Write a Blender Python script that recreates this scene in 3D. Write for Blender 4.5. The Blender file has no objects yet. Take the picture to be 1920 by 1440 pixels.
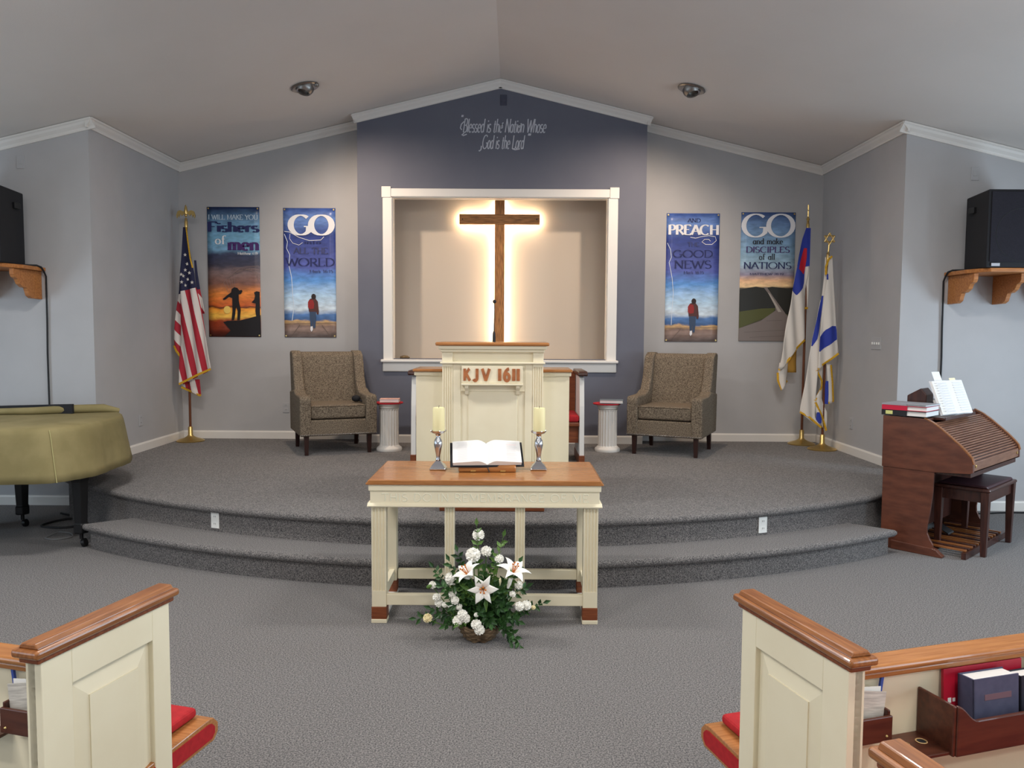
import bpy, bmesh, math, random
from mathutils import Vector, Matrix
R = math.radians
random.seed(7)
SC = bpy.context.scene
COL = SC.collection

# ------------------------------------------------------------------ camera
F, PITCH, YAW, ROLL, CAMH = 1470.0, .0649, -.0024, .0056, 1.6
def ray(px, py):
    X, Y = px - 960, py - 720
    c, s = math.cos(ROLL), math.sin(ROLL); X, Y = X*c + Y*s, -X*s + Y*c
    xr, u, d = X/F, -Y/F, 1.0
    c, s = math.cos(PITCH), math.sin(PITCH); yr = d*c + u*s; z = u*c - d*s
    c, s = math.cos(YAW), math.sin(YAW)
    return Vector((xr*c + yr*s, -xr*s + yr*c, z))
fw = ray(960, 720); rt = (ray(961, 720) - fw).normalized(); fw.normalize(); up = rt.cross(fw)
cam = bpy.data.cameras.new('camera'); cam.sensor_width = 36; cam.lens = F/1920*36; cam.clip_start = .05
camo = bpy.data.objects.new('camera', cam); COL.objects.link(camo)
camo.matrix_world = Matrix(((rt.x, up.x, -fw.x, 0), (rt.y, up.y, -fw.y, 0), (rt.z, up.z, -fw.z, CAMH), (0, 0, 0, 1)))
SC.camera = camo

# ------------------------------------------------------------------ light
SC.cycles.max_bounces = 7
SC.view_settings.view_transform = 'Standard'; SC.view_settings.look = 'None'
SC.view_settings.gamma = 1; SC.view_settings.use_curve_mapping = False
SC.view_settings.exposure = 0.56
w = bpy.data.worlds.new('world'); SC.world = w; w.use_nodes = True
w.node_tree.nodes['Background'].inputs[0].default_value = (.75, .85, 1, 1)
w.node_tree.nodes['Background'].inputs[1].default_value = .6

def area(name, loc, target, sx, sy, power, color):
    l = bpy.data.lights.new(name, 'AREA'); l.shape = 'RECTANGLE'; l.size = sx; l.size_y = sy; l.energy = power; l.color = color
    o = bpy.data.objects.new(name, l); COL.objects.link(o); o.location = loc
    o.rotation_euler = (Vector(target) - Vector(loc)).to_track_quat('-Z', 'Y').to_euler(); return o
def spot(name, loc, target, power, color, angle, blend, radius):
    l = bpy.data.lights.new(name, 'SPOT'); l.energy = power; l.color = color; l.spot_size = R(angle); l.spot_blend = blend; l.shadow_soft_size = radius
    o = bpy.data.objects.new(name, l); COL.objects.link(o); o.location = loc
    o.rotation_euler = (Vector(target) - Vector(loc)).to_track_quat('-Z', 'Y').to_euler(); return o
XC = -.164
DAY, WARM, NEUT = (.66, .84, 1), (1, .80, .62), (1, .975, .94)
# daylight in the side windows (the panes stand in the side walls, see below)
for k, (yy, pw) in enumerate(((5.2, 50), (2.0, 42), (-1.2, 40), (-4.4, 40))):
    area('window_daylight', (XC+5.72, yy, 1.35), (XC, yy, 1.15), 1.1, 1.3, pw*.85, DAY)
    area('window_daylight', (XC-5.72, yy, 1.35), (XC, yy, 1.0), 1.1, 1.3, pw*.36, DAY)
# lamps of the nave ceiling
for yy, pw in ((4.3, 66), (1.2, 62), (-2.0, 55), (-5.0, 45)):
    for sx in (-1, 1):
        area('ceiling_lamp', (XC+sx*2.1, yy, 3.78), (XC+sx*2.1, yy, 0), 1.2, .3, pw, NEUT)

# ------------------------------------------------------------------ helpers
def lin(c):
    return tuple(((v/255)/12.92 if v/255 <= .04045 else ((v/255+.055)/1.055)**2.4) for v in c) + (1,)
MATS = {}
def mat(name, col, rough=.6, metal=0, col2=None, scale=30, stretch=(1, 1, 1), bump=0, bscale=None, detail=4, spec=.4, coat=0, lo=.35, hi=.65, sheen=0):
    if name in MATS: return MATS[name]
    m = bpy.data.materials.new(name); m.use_nodes = True; MATS[name] = m
    nt = m.node_tree; b = nt.nodes['Principled BSDF']
    b.inputs['Base Color'].default_value = lin(col); b.inputs['Roughness'].default_value = rough; b.inputs['Metallic'].default_value = metal
    b.inputs['Specular IOR Level'].default_value = spec; b.inputs['Coat Weight'].default_value = coat
    if sheen: b.inputs['Sheen Weight'].default_value = sheen
    if col2 or bump:
        tc = nt.nodes.new('ShaderNodeTexCoord'); mp = nt.nodes.new('ShaderNodeMapping'); mp.inputs['Scale'].default_value = stretch
        nt.links.new(tc.outputs['Object'], mp.inputs[0])
        n = nt.nodes.new('ShaderNodeTexNoise'); n.inputs['Scale'].default_value = scale; n.inputs['Detail'].default_value = detail
        nt.links.new(mp.outputs[0], n.inputs['Vector'])
        if col2:
            r = nt.nodes.new('ShaderNodeValToRGB'); r.color_ramp.elements[0].position = lo; r.color_ramp.elements[1].position = hi
            r.color_ramp.elements[0].color = lin(col); r.color_ramp.elements[1].color = lin(col2)
            nt.links.new(n.outputs['Fac'], r.inputs[0]); nt.links.new(r.outputs[0], b.inputs['Base Color'])
        if bump:
            n2 = n
            if bscale:
                n2 = nt.nodes.new('ShaderNodeTexNoise'); n2.inputs['Scale'].default_value = bscale; n2.inputs['Detail'].default_value = 3
                nt.links.new(mp.outputs[0], n2.inputs['Vector'])
            bp = nt.nodes.new('ShaderNodeBump'); bp.inputs['Strength'].default_value = min(1, bump); bp.inputs['Distance'].default_value = .01
            nt.links.new(n2.outputs['Fac'], bp.inputs['Height']); nt.links.new(bp.outputs[0], b.inputs['Normal'])
    return m
def emis(name, col, strength):
    m = bpy.data.materials.new(name); m.use_nodes = True; b = m.node_tree.nodes['Principled BSDF']
    b.inputs['Base Color'].default_value = lin(col); b.inputs['Emission Color'].default_value = lin(col); b.inputs['Emission Strength'].default_value = strength
    MATS[name] = m; return m

def arc(cx, cy, rx, ry, a0, a1, n=14):
    return [(cx + rx*math.cos(R(a0+(a1-a0)*i/n)), cy + ry*math.sin(R(a0+(a1-a0)*i/n))) for i in range(n+1)]

class M:
    def __init__(s): s.v = []; s.f = []
    def add(s, vs, fs):
        o = len(s.v); s.v += [tuple(v) for v in vs]; s.f += [tuple(i+o for i in f) for f in fs]; return s
    def box(s, x0, x1, y0, y1, z0, z1, mx=None):
        vs = [Vector((x, y, z)) for x in (x0, x1) for y in (y0, y1) for z in (z0, z1)]
        if mx: vs = [mx @ v for v in vs]
        return s.add(vs, [(0, 1, 3, 2), (4, 6, 7, 5), (0, 4, 5, 1), (2, 3, 7, 6), (0, 2, 6, 4), (1, 5, 7, 3)])
    def prism(s, poly, ax, a0, a1, mx=None):
        """poly in the two other axes (x: y,z; y: x,z; z: x,y), from a0 to a1 along ax"""
        def p(u, w_, a): return {'x': (a, u, w_), 'y': (u, a, w_), 'z': (u, w_, a)}[ax]
        n = len(poly); vs = [p(u, q, a0) for u, q in poly] + [p(u, q, a1) for u, q in poly]
        if mx: vs = [mx @ Vector(v) for v in vs]
        return s.add(vs, [tuple(range(n))[::-1], tuple(range(n, 2*n))] + [(i, (i+1) % n, n+(i+1) % n, n+i) for i in range(n)])
    def lathe(s, prof, c=(0, 0, 0), seg=24, mx=None, flute=None, sx=1, sy=1, caps=True):
        vs = []; fs = []; n = len(prof)
        for k in range(seg):
            a = 2*math.pi*k/seg
            for i, (r, z) in enumerate(prof):
                rr = r*(flute(k, i) if flute else 1)
                vs.append(Vector((c[0]+rr*math.cos(a)*sx, c[1]+rr*math.sin(a)*sy, c[2]+z)))
        if mx: vs = [mx @ v for v in vs]
        for k in range(seg):
            k2 = (k+1) % seg
            for i in range(n-1): fs.append((k*n+i, k2*n+i, k2*n+i+1, k*n+i+1))
        if caps and prof[0][0] > 1e-5: fs.append(tuple(k*n for k in range(seg))[::-1])
        if caps and prof[-1][0] > 1e-5: fs.append(tuple(k*n+n-1 for k in range(seg)))
        return s.add(vs, fs)
    def tube(s, pts, r, seg=8):
        pts = [Vector(p) for p in pts]; n = len(pts); rs = r if isinstance(r, (list, tuple)) else [r]*n
        vs = []; fs = []; prev = None
        for i, p in enumerate(pts):
            t = (pts[min(i+1, n-1)] - pts[max(i-1, 0)]).normalized()
            if prev is None: a = t.orthogonal().normalized()
            else: a = (prev - t*prev.dot(t)); a = a.normalized() if a.length > 1e-6 else t.orthogonal().normalized()
            prev = a; b = t.cross(a)
            for k in range(seg):
                q = 2*math.pi*k/seg; vs.append(p + (a*math.cos(q)+b*math.sin(q))*rs[i])
        for i in range(n-1):
            for k in range(seg): fs.append((i*seg+k, i*seg+(k+1) % seg, (i+1)*seg+(k+1) % seg, (i+1)*seg+k))
        fs.append(tuple(range(seg))[::-1]); fs.append(tuple((n-1)*seg+k for k in range(seg)))
        return s.add(vs, fs)
    def sphere(s, c, r, seg=12, rings=8, sx=1, sy=1, sz=1, noise=0):
        prof = [(0, -r)] + [(r*math.sin(math.pi*i/rings), -r*math.cos(math.pi*i/rings)) for i in range(1, rings)] + [(0, r)]
        o = len(s.v); s.lathe([(a, b*sz) for a, b in prof], c, seg, sx=sx, sy=sy)
        if noise:
            for i in range(o, len(s.v)):
                d = Vector(s.v[i]) - Vector(c); s.v[i] = tuple(Vector(c) + d*(1+random.uniform(-noise, noise)))
        return s
    def grid(s, fn, nu, nv):
        o = [fn(i/nu, j/nv) for j in range(nv+1) for i in range(nu+1)]
        return s.add(o, [(j*(nu+1)+i, j*(nu+1)+i+1, (j+1)*(nu+1)+i+1, (j+1)*(nu+1)+i) for j in range(nv) for i in range(nu)])
    def xf(s, mx):
        s.v = [tuple(mx @ Vector(v)) for v in s.v]; return s
    def build(s, name, material, parent=None, smooth=False, bevel=0, solid=0, subd=0, seg=2):
        me = bpy.data.meshes.new(name); me.from_pydata(s.v, [], s.f)
        bm = bmesh.new(); bm.from_mesh(me); bmesh.ops.remove_doubles(bm, verts=bm.verts, dist=1e-6); bmesh.ops.recalc_face_normals(bm, faces=bm.faces); bm.to_mesh(me); bm.free()
        if smooth:
            me.polygons.foreach_set('use_smooth', [True]*len(me.polygons)); me.set_sharp_from_angle(angle=R(smooth if smooth is not True else 40))
        me.materials.append(material); o = bpy.data.objects.new(name, me); COL.objects.link(o)
        if parent: o.parent = parent
        if solid:
            q = o.modifiers.new('solidify', 'SOLIDIFY'); q.thickness = solid; q.offset = 0
        if bevel:
            q = o.modifiers.new('bevel', 'BEVEL'); q.width = bevel; q.segments = seg; q.limit_method = 'ANGLE'; q.angle_limit = R(35); q.harden_normals = False
        if subd:
            q = o.modifiers.new('subd', 'SUBSURF'); q.levels = subd; q.render_levels = subd
        return o
def tag(o, label, cat, group=None, kind=None):
    o['label'] = label
    if cat: o['category'] = cat
    if group: o['group'] = group
    if kind: o['kind'] = kind
    return o
def thing(name, label, cat, loc=(0, 0, 0), rz=0, group=None):
    o = bpy.data.objects.new(name, None); COL.objects.link(o); o.location = loc; o.rotation_euler = (0, 0, R(rz)); o.empty_display_size = .1
    return tag(o, label, cat, group)
def struct(o, label=None):
    o['kind'] = 'structure'
    if label: o['label'] = label
    return o
def copy_tree(o, parent=None):
    c = o.copy(); COL.objects.link(c); c.parent = parent
    for ch in list(o.children): copy_tree(ch, c)
    return c

# ------------------------------------------------------------------ lettering
def _g():
    A = arc; d = {}
    d['A'] = (.72, [[(0, 0), (.36, 1)], [(.36, 1), (.72, 0)], [(.13, .34), (.59, .34)]])
    d['B'] = (.62, [[(.1, 0), (.1, 1)], [(.1, 1)]+A(.3, .76, .22, .24, 90, -90)+[(.1, .52)], [(.1, .52)]+A(.32, .26, .26, .26, 90, -90)+[(.1, 0)]])
    d['C'] = (.82, [A(.45, .5, .42, .5, 48, 312, 20)])
    d['D'] = (.8, [[(.1, 0), (.1, 1)], [(.1, 1)]+A(.3, .5, .45, .5, 90, -90)+[(.1, 0)]])
    d['E'] = (.62, [[(.1, 0), (.1, 1)], [(.1, 1), (.55, 1), (.56, .86)], [(.1, .52), (.46, .52)], [(.1, 0), (.57, 0), (.6, .16)]])
    d['F'] = (.58, [[(.1, 0), (.1, 1)], [(.1, 1), (.55, 1), (.56, .86)], [(.1, .52), (.46, .52)]])
    d['G'] = (.86, [A(.45, .5, .42, .5, 48, 322, 20)+[(.8, .42)], [(.58, .42), (.9, .42)]])
    d['H'] = (.76, [[(.1, 0), (.1, 1)], [(.66, 0), (.66, 1)], [(.1, .52), (.66, .52)]])
    d['I'] = (.22, [[(.11, 0), (.11, 1)]])
    d['J'] = (.5, [[(.36, 1), (.36, .25)]+A(.19, .25, .17, .25, 0, -150)])
    d['K'] = (.66, [[(.1, 0), (.1, 1)], [(.6, 1), (.1, .42)], [(.26, .6), (.66, 0)]])
    d['L'] = (.58, [[(.1, 0), (.1, 1)], [(.1, 0), (.54, 0), (.56, .16)]])
    d['M'] = (.92, [[(.1, 0), (.1, 1)], [(.1, 1), (.46, .08), (.82, 1)], [(.82, 1), (.82, 0)]])
    d['N'] = (.78, [[(.1, 0), (.1, 1)], [(.1, 1), (.68, 0)], [(.68, 0), (.68, 1)]])
    d['O'] = (.94, [A(.47, .5, .43, .5, 0, 360, 26)])
    d['P'] = (.6, [[(.1, 0), (.1, 1)], [(.1, 1)]+A(.3, .74, .26, .26, 90, -90)+[(.1, .48)]])
    d['R'] = (.66, [[(.1, 0), (.1, 1)], [(.1, 1)]+A(.3, .74, .25, .26, 90, -90)+[(.1, .48)], [(.3, .48), (.66, 0)]])
    d['S'] = (.6, [A(.3, .75, .23, .25, 35, 270)+A(.3, .25, .25, .25, 90, -145)[1:]])
    d['T'] = (.68, [[(.34, 0), (.34, 1)], [(.02, .86), (.03, 1), (.65, 1), (.66, .86)]])
    d['U'] = (.76, [[(.1, 1), (.1, .3)]+A(.38, .3, .28, .3, 180, 360)+[(.66, 1)]])
    d['V'] = (.68, [[(0, 1), (.34, 0)], [(.34, 0), (.68, 1)]])
    d['W'] = (1.0, [[(0, 1), (.26, 0)], [(.26, 0), (.5, .9)], [(.5, .9), (.74, 0)], [(.74, 0), (1, 1)]])
    d['Y'] = (.64, [[(0, 1), (.32, .48)], [(.64, 1), (.32, .48)], [(.32, .48), (.32, 0)]])
    d['a'] = (.52, [A(.24, .3, .19, .3, 0, 360, 18), [(.43, .6), (.43, 0)]])
    d['b'] = (.54, [[(.09, 1), (.09, 0)], A(.29, .3, .2, .3, 0, 360, 18)])
    d['d'] = (.54, [[(.45, 1), (.45, 0)], A(.25, .3, .2, .3, 0, 360, 18)])
    d['e'] = (.5, [[(.06, .32), (.46, .32)]+A(.26, .3, .2, .3, 5, 310)])
    d['f'] = (.36, [[(.14, 0), (.14, .8)]+A(.28, .8, .14, .2, 180, 40), [(0, .6), (.3, .6)]])
    d['h'] = (.54, [[(.09, 1), (.09, 0)], [(.09, .38)]+A(.27, .4, .18, .2, 180, 0)+[(.45, 0)]])
    d['i'] = (.2, [[(.1, .6), (.1, 0)], [(.1, .78), (.1, .88)]])
    d['k'] = (.5, [[(.09, 1), (.09, 0)], [(.44, .6), (.09, .26)], [(.2, .36), (.48, 0)]])
    d['l'] = (.2, [[(.1, 1), (.1, 0)]])
    d['m'] = (.8, [[(.09, .6), (.09, 0)], [(.09, .4)]+A(.25, .4, .15, .2, 180, 0)+[(.4, 0)], [(.4, .4)]+A(.56, .4, .15, .2, 180, 0)+[(.71, 0)]])
    d['n'] = (.54, [[(.09, .6), (.09, 0)], [(.09, .38)]+A(.27, .4, .18, .2, 180, 0)+[(.45, 0)]])
    d['o'] = (.5, [A(.25, .3, .2, .3, 0, 360, 18)])
    d['r'] = (.38, [[(.1, .6), (.1, 0)], [(.1, .4)]+A(.25, .4, .15, .2, 180, 50)])
    d['s'] = (.42, [[(x*.7, y*.6) for x, y in d['S'][1][0]]])
    d['t'] = (.36, [[(.15, .85), (.15, .12)]+A(.25, .12, .1, .12, 180, 300), [(.02, .6), (.32, .6)]])
    d['w'] = (.72, [[(.02, .6), (.19, 0)], [(.19, 0), (.36, .55)], [(.36, .55), (.53, 0)], [(.53, 0), (.7, .6)]])
    d['1'] = (.36, [[(.04, .8), (.2, 1), (.2, 0)]])
    d['2'] = (.56, [A(.28, .74, .23, .26, 160, -30)+[(.05, 0), (.52, 0)]])
    d['4'] = (.58, [[(.4, 0), (.4, 1), (.04, .3), (.56, .3)]])
    d['5'] = (.56, [[(.48, 1), (.12, 1), (.09, .56)]+A(.27, .3, .23, .3, 110, -140)])
    d['6'] = (.56, [A(.27, .3, .22, .3, 0, 360, 18), A(.5, .35, .45, .65, 95, 180, 8)])
    d['8'] = (.56, [A(.28, .76, .2, .24, 0, 360, 16), A(.28, .27, .23, .27, 0, 360, 16)])
    d['9'] = (.56, [A(.28, .7, .22, .3, 0, 360, 18), A(.05, .65, .45, .65, -85, 0, 8)])
    d[':'] = (.2, [[(.1, .12), (.1, .02)], [(.1, .58), (.1, .48)]])
    d['"'] = (.3, [[(.06, 1), (.05, .8)], [(.22, 1), (.21, .8)]])
    d[' '] = (.36, [])
    return d
G = _g()
def ribbon2(pts, thick, thin):
    n = len(pts); L = []; Rr = []
    closed = n > 3 and math.dist(pts[0], pts[-1]) < 1e-6
    for i in range(n):
        a = pts[i-1] if i else (pts[-2] if closed else pts[0]); b = pts[i+1] if i < n-1 else (pts[1] if closed else pts[-1])
        dx, dy = b[0]-a[0], b[1]-a[1]; l = math.hypot(dx, dy) or 1; dx /= l; dy /= l
        wd = (thin + (thick-thin)*abs(dy)**1.3)/2
        L.append((pts[i][0]-dy*wd, pts[i][1]+dx*wd)); Rr.append((pts[i][0]+dy*wd, pts[i][1]-dx*wd))
    return [[L[i], Rr[i], Rr[i+1], L[i+1]] for i in range(n-1)]
def text_quads(s, thick=.14, thin=.05, serif=.2, slant=0, track=.06, ramp=False):
    """-> list of quads in em units and the total width"""
    out = []; x = 0
    for ch in s:
        wd, strokes = G[ch]
        for si, st in enumerate(strokes):
            q = ribbon2(st, thick, thin)
            if serif:
                for e, o in ((st[0], st[1]), (st[-1], st[-2])):
                    if abs(o[1]-e[1]) > .8*abs(o[0]-e[0]) and len(st) < 30 and ch not in '14569:"' and (abs(e[1]) < .02 or abs(e[1]-1) < .02 or abs(e[1]-.6) < .02):
                        y0, y1 = (e[1]-.005, e[1]+thin) if e[1] < .3 else (e[1]-thin, e[1]+.005)
                        q.append([(e[0]-serif/2, y0), (e[0]+serif/2, y0), (e[0]+serif/2, y1), (e[0]-serif/2, y1), 0])
            out += [[(x+a+slant*b, b, si*6e-5+(1.2e-4 if len(p) == 5 else 0)) for a, b in p[:4]] for p in q]
        x += wd + track
    return out, x - track
def put_text(m, s, x0, x1, z0, z1, plane, off=0, **kw):
    """fit text s into the box x0..x1, z0..z1 of plane(x, z, off)"""
    q, wd = text_quads(s, **kw); sx = (x1-x0)/wd; sz = (z1-z0)
    for p in q: m.add([plane(x0+a*sx, z0+b*sz, off+c) for a, b, c in p], [(0, 1, 2, 3)])
def put_line(m, pts, wd, plane, off=0):
    for p in ribbon2(pts, wd, wd): m.add([plane(a, b, off) for a, b in p], [(0, 1, 2, 3)])
def put_poly(m, pts, plane, off=0):
    m.add([plane(a, b, off) for a, b in pts], [tuple(range(len(pts)))])

# ------------------------------------------------------------------ materials
WALL = mat('wall_paint', (176, 175, 176), .75, col2=(180, 179, 180), scale=3, bump=.05, bscale=220)
NAVY = mat('accent_paint', (100, 102, 115), .7, col2=(103, 105, 117), scale=3, bump=.05, bscale=220)
CREAMW = mat('niche_paint', (196, 184, 170), .75)
CEIL = mat('ceiling_paint', (222, 216, 210), .85, col2=(218, 212, 206), scale=1.2, bump=.12, bscale=160)
WHITE = mat('white_trim', (226, 222, 216), .45)
CREAM = mat('cream_paint', (234, 224, 196), .42, col2=(230, 219, 190), scale=6)
OAK = mat('oak', (178, 120, 70), .26, col2=(158, 102, 56), scale=9, stretch=(1, 14, 14), detail=6, coat=.25)
OAKY = mat('oak_along_y', (154, 98, 54), .28, col2=(124, 74, 39), scale=9, stretch=(14, 1, 14), detail=6, coat=.25)
REDWOOD = mat('red_oak', (134, 74, 42), .4, col2=(110, 56, 32), scale=9, stretch=(1, 12, 12))
CROSSW = mat('cross_wood', (192, 132, 76), .55, col2=(92, 58, 30), scale=14, stretch=(9, 9, .7), detail=8, lo=.3, hi=.75)
CROSSH = mat('cross_wood_beam', (192, 132, 76), .55, col2=(92, 58, 30), scale=14, stretch=(.7, 9, 9), detail=8, lo=.3, hi=.75)
WALNUT = mat('walnut', (104, 60, 44), .36, col2=(82, 46, 34), scale=3, stretch=(2, 2, 7), detail=6, coat=.15)
WALNUTD = mat('dark_walnut', (72, 40, 32), .35, col2=(52, 28, 24), scale=8, stretch=(8, 8, 1), coat=.2)
RACKW = mat('rack_wood', (84, 44, 30), .4, col2=(66, 32, 22), scale=8, stretch=(1, 8, 8), coat=.2)
CARPET = mat('carpet', (147, 142, 139), .97, col2=(76, 74, 75), scale=150, detail=4, bump=.8, bscale=200, spec=.1, lo=.36, hi=.62, sheen=.15)
BLACK = mat('black_satin', (22, 22, 24), .4)
BLACKM = mat('black_matte', (26, 26, 30), .8)
BRASS = mat('brass', (222, 192, 124), .32, 1)
SILVER = mat('silver', (200, 200, 204), .22, 1)
STEEL = mat('brushed_nickel', (150, 146, 142), .35, 1)
TWEED = mat('tweed', (140, 127, 110), .95, col2=(84, 74, 64), scale=120, detail=5, bump=.5, spec=.1, lo=.38, hi=.62)
LEGW = mat('dark_leg', (48, 26, 22), .4)
REDC = mat('red_cushion', (176, 30, 36), .85, col2=(160, 24, 30), scale=60)
POLE = mat('pole_wood', (112, 66, 40), .4, col2=(92, 50, 30), scale=8, stretch=(8, 8, 1))
GOLD = mat('gold_fringe', (224, 178, 44), .7, col2=(196, 146, 30), scale=90)
CLOTHW = mat('flag_white', (226, 220, 212), .8)
CLOTHB = mat('flag_blue', (44, 62, 160), .75)
CLOTHR = mat('flag_red', (196, 30, 48), .75)
PLAST = mat('white_plastic', (240, 240, 236), .4)
PAPER = mat('paper', (230, 228, 224), .8)
PRINT = mat('grey_print', (220, 216, 216), .9)
PRINTR = mat('pink_print', (236, 212, 210), .9)
WAX = mat('wax', (238, 228, 176), .5)
LEAF = mat('leaf', (58, 96, 46), .45, col2=(36, 66, 34), scale=20)
LEAFL = mat('leaf_light', (96, 128, 58), .5, col2=(70, 104, 44), scale=20)
PETAL = mat('petal_white', (246, 244, 236), .6)
PETALC = mat('petal_cream', (242, 230, 188), .6)
WICKER = mat('wicker', (126, 104, 78), .7, col2=(86, 68, 50), scale=30)
COVER = mat('khaki_canvas', (142, 130, 90), .85, col2=(128, 117, 78), scale=5, bump=.25, bscale=9)

# ------------------------------------------------------------------ setting
WB, BUMP, YF, S = 8.98, 8.72, 7.11, .37            # back wall, projecting wall, front walls, stage height
XL, XR = XC-3.645, XC+3.645
SL, ZT = .238, 4.347
def zc(x): return ZT - SL*abs(x-XC)
RX = 5.8
struct(M().box(XC-RX, XC+RX, -7, YF, -.1, 0).build('floor', CARPET), 'grey speckled carpet floor of the nave')
m = M()
for sx in (-1, 1):
    x1 = XC+sx*RX; m.prism([(XC, zc(XC)), (x1, zc(x1)), (x1, zc(x1)+.12), (XC, zc(XC)+.12)], 'y', -7, 9.6)
struct(m.build('ceiling', CEIL), 'pale grey vaulted ceiling')
def wall_y(name, x0, x1, y0, y1, mt=WALL, z0=0):
    pts = [(x0, z0), (x1, z0), (x1, zc(x1)+.02)] + ([(XC, zc(XC)+.02)] if x0 < XC < x1 else []) + [(x0, zc(x0)+.02)]
    return struct(M().prism(pts, 'y', y0, y1).build(name, mt))
BX0, BX1 = -1.73, 1.44
wall_y('wall_back_left', XL-.12, BX0+.1, WB, WB+.12)
wall_y('wall_back_right', BX1-.1, XR+.12, WB, WB+.12)
wall_y('wall_front_left', XC-RX, XL, YF, YF+.12)
wall_y('wall_front_right', XR, XC+RX, YF, YF+.12)
wall_y('wall_rear', XC-RX, XC+RX, -7.12, -7)
struct(M().box(XL-.12, XL, YF+.12, WB, 0, zc(XL)+.02).build('wall_alcove_left', WALL))
struct(M().box(XR, XR+.12, YF+.12, WB, 0, zc(XR)+.02).build('wall_alcove_right', WALL))
for sx, nm in ((-1, 'left'), (1, 'right')):
    x = XC+sx*RX; m = M(); zt = zc(x)+.02; a, b = (x, x+.12*sx) if sx > 0 else (x+.12*sx, x)
    m.box(a, b, -7, YF+.12, 0, .68); m.box(a, b, -7, YF+.12, 2.02, zt); y = -7
    for yy in (-4.4, -1.2, 2.0, 5.2): m.box(a, b, y, yy-.57, .68, 2.02); y = yy+.57
    m.box(a, b, y, YF+.12, .68, 2.02)
    struct(m.build('wall_'+nm, WALL))
# projecting centre wall with the framed opening, and the niche behind it
OX0, OX1, OZ0, OZ1 = -1.355, 1.03, 1.31, 3.09
m = M()
m.prism([(BX0, S), (OX0, S), (OX0, zc(OX0)), (BX0, zc(BX0))], 'y', BUMP, BUMP+.12)
m.prism([(OX1, S), (BX1, S), (BX1, zc(BX1)), (OX1, zc(OX1))], 'y', BUMP, BUMP+.12)
m.prism([(OX0, S), (OX1, S), (OX1, OZ0), (OX0, OZ0)], 'y', BUMP, BUMP+.12)
m.prism([(OX0, OZ1), (OX1, OZ1), (OX1, zc(OX1)), (XC, zc(XC)), (OX0, zc(OX0))], 'y', BUMP, BUMP+.12)
m.box(BX0, BX0+.1, BUMP+.12, WB, S, zc(BX0)); m.box(BX1-.1, BX1, BUMP+.12, WB, S, zc(BX1))
struct(m.build('wall_center', NAVY), 'dark slate blue projecting wall under the gable')
NY = BUMP+.48
m = M(); m.box(-1.62, 1.33, NY, NY+.05, 1.1, 3.5); m.box(-1.62, -1.57, BUMP+.12, NY, 1.1, 3.5); m.box(1.28, 1.33, BUMP+.12, NY, 1.1, 3.5)
m.box(-1.62, 1.33, BUMP+.12, NY, 3.45, 3.5); m.box(-1.62, 1.33, BUMP+.12, NY, 1.1, 1.2)
struct(m.build('wall_niche', CREAMW), 'cream niche behind the white framed opening')
# casing of the opening
t = bpy.data.objects.new('trim_1', None); COL.objects.link(t); struct(t, 'white moulded casing around the cross niche')
M().box(-1.44, 1.117, BUMP-.02, BUMP-.0005, 3.085, 3.175).build('head_casing', WHITE, t, bevel=.006)
for a, b in ((-1.462, -1.36), (1.04, 1.142)): M().box(a, b, BUMP-.028, BUMP-.0005, 3.075, 3.195).build('corner_block', WHITE, t, bevel=.005)
for a, b in ((-1.452, -1.35), (1.025, 1.132)): M().box(a, b, BUMP-.02, BUMP-.0005, 1.275, 3.08).build('side_casing', WHITE, t, bevel=.006)
M().box(-1.475, 1.152, BUMP-.07, BUMP+.1, 1.27, 1.302).build('sill', WHITE, t, bevel=.01)
M().box(-1.46, 1.137, BUMP-.025, BUMP-.0005, 1.165, 1.27).build('apron', WHITE, t, bevel=.012)
for a, b in ((OX0-.02, OX0+.012), (OX1-.012, OX1+.02)): M().box(a, b, BUMP-.002, BUMP+.13, 1.30, 3.09).build('jamb', WHITE, t)
M().box(OX0, OX1, BUMP-.002, BUMP+.13, 3.078, 3.1).build('jamb', WHITE, t)
# stage and step with rounded carpet nosing
def arcp(Rr, y0, dx): return (XC+dx, y0+Rr-math.sqrt(Rr*Rr-dx*dx))
def nosed(name, line, back, h, label):
    n = len(line); prof = [(0, 0), (0, h-.052), (.026, h-.048), (.038, h-.03), (.036, h-.012), (.022, h-.001), (0, h)]
    vs = []; fs = []
    for i in range(n):
        a = Vector(line[max(i-1, 0)]); b = Vector(line[i]); c = Vector(line[min(i+1, n-1)])
        d1 = (b-a).normalized() if i else (c-b).normalized(); d2 = (c-b).normalized() if i < n-1 else d1
        n1 = Vector((d1.y, -d1.x)); n2 = Vector((d2.y, -d2.x)); nn = (n1+n2).normalized(); k = 1/max(.5, nn.dot(n1))
        for off, z in prof: vs.append((b.x+nn.x*off*k, b.y+nn.y*off*k, z))
    p = len(prof)
    for i in range(n-1):
        for j in range(p-1): fs.append((i*p+j, (i+1)*p+j, (i+1)*p+j+1, i*p+j+1))
    o = len(vs); vs += [(x, y, h) for x, y in back]
    fs.append(tuple(i*p+p-1 for i in range(n)) + tuple(range(o, o+len(back))))
    mm = M(); mm.add(vs, fs); return struct(mm.build(name, CARPET, smooth=50), label)
line = [(XL, YF+.02), (XL, 6.75)] + [arcp(5.2, 5.11, -3.6+7.2*i/60) for i in range(61)] + [(XR, 6.75), (XR, YF+.02)]
nosed('floor_stage', line, [(XR, WB), (XL, WB)], S, 'raised carpeted stage with a curved front edge')
l1 = [(-2.86, 5.88)] + [arcp(5.4, 4.81, -2.95+5.86*i/50) for i in range(51)] + [(2.56, 5.82)]
nosed('floor_step', l1, [arcp(5.1, 5.16, 2.7-5.4*i/40) for i in range(41)], .18, 'curved carpeted step below the stage')
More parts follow.
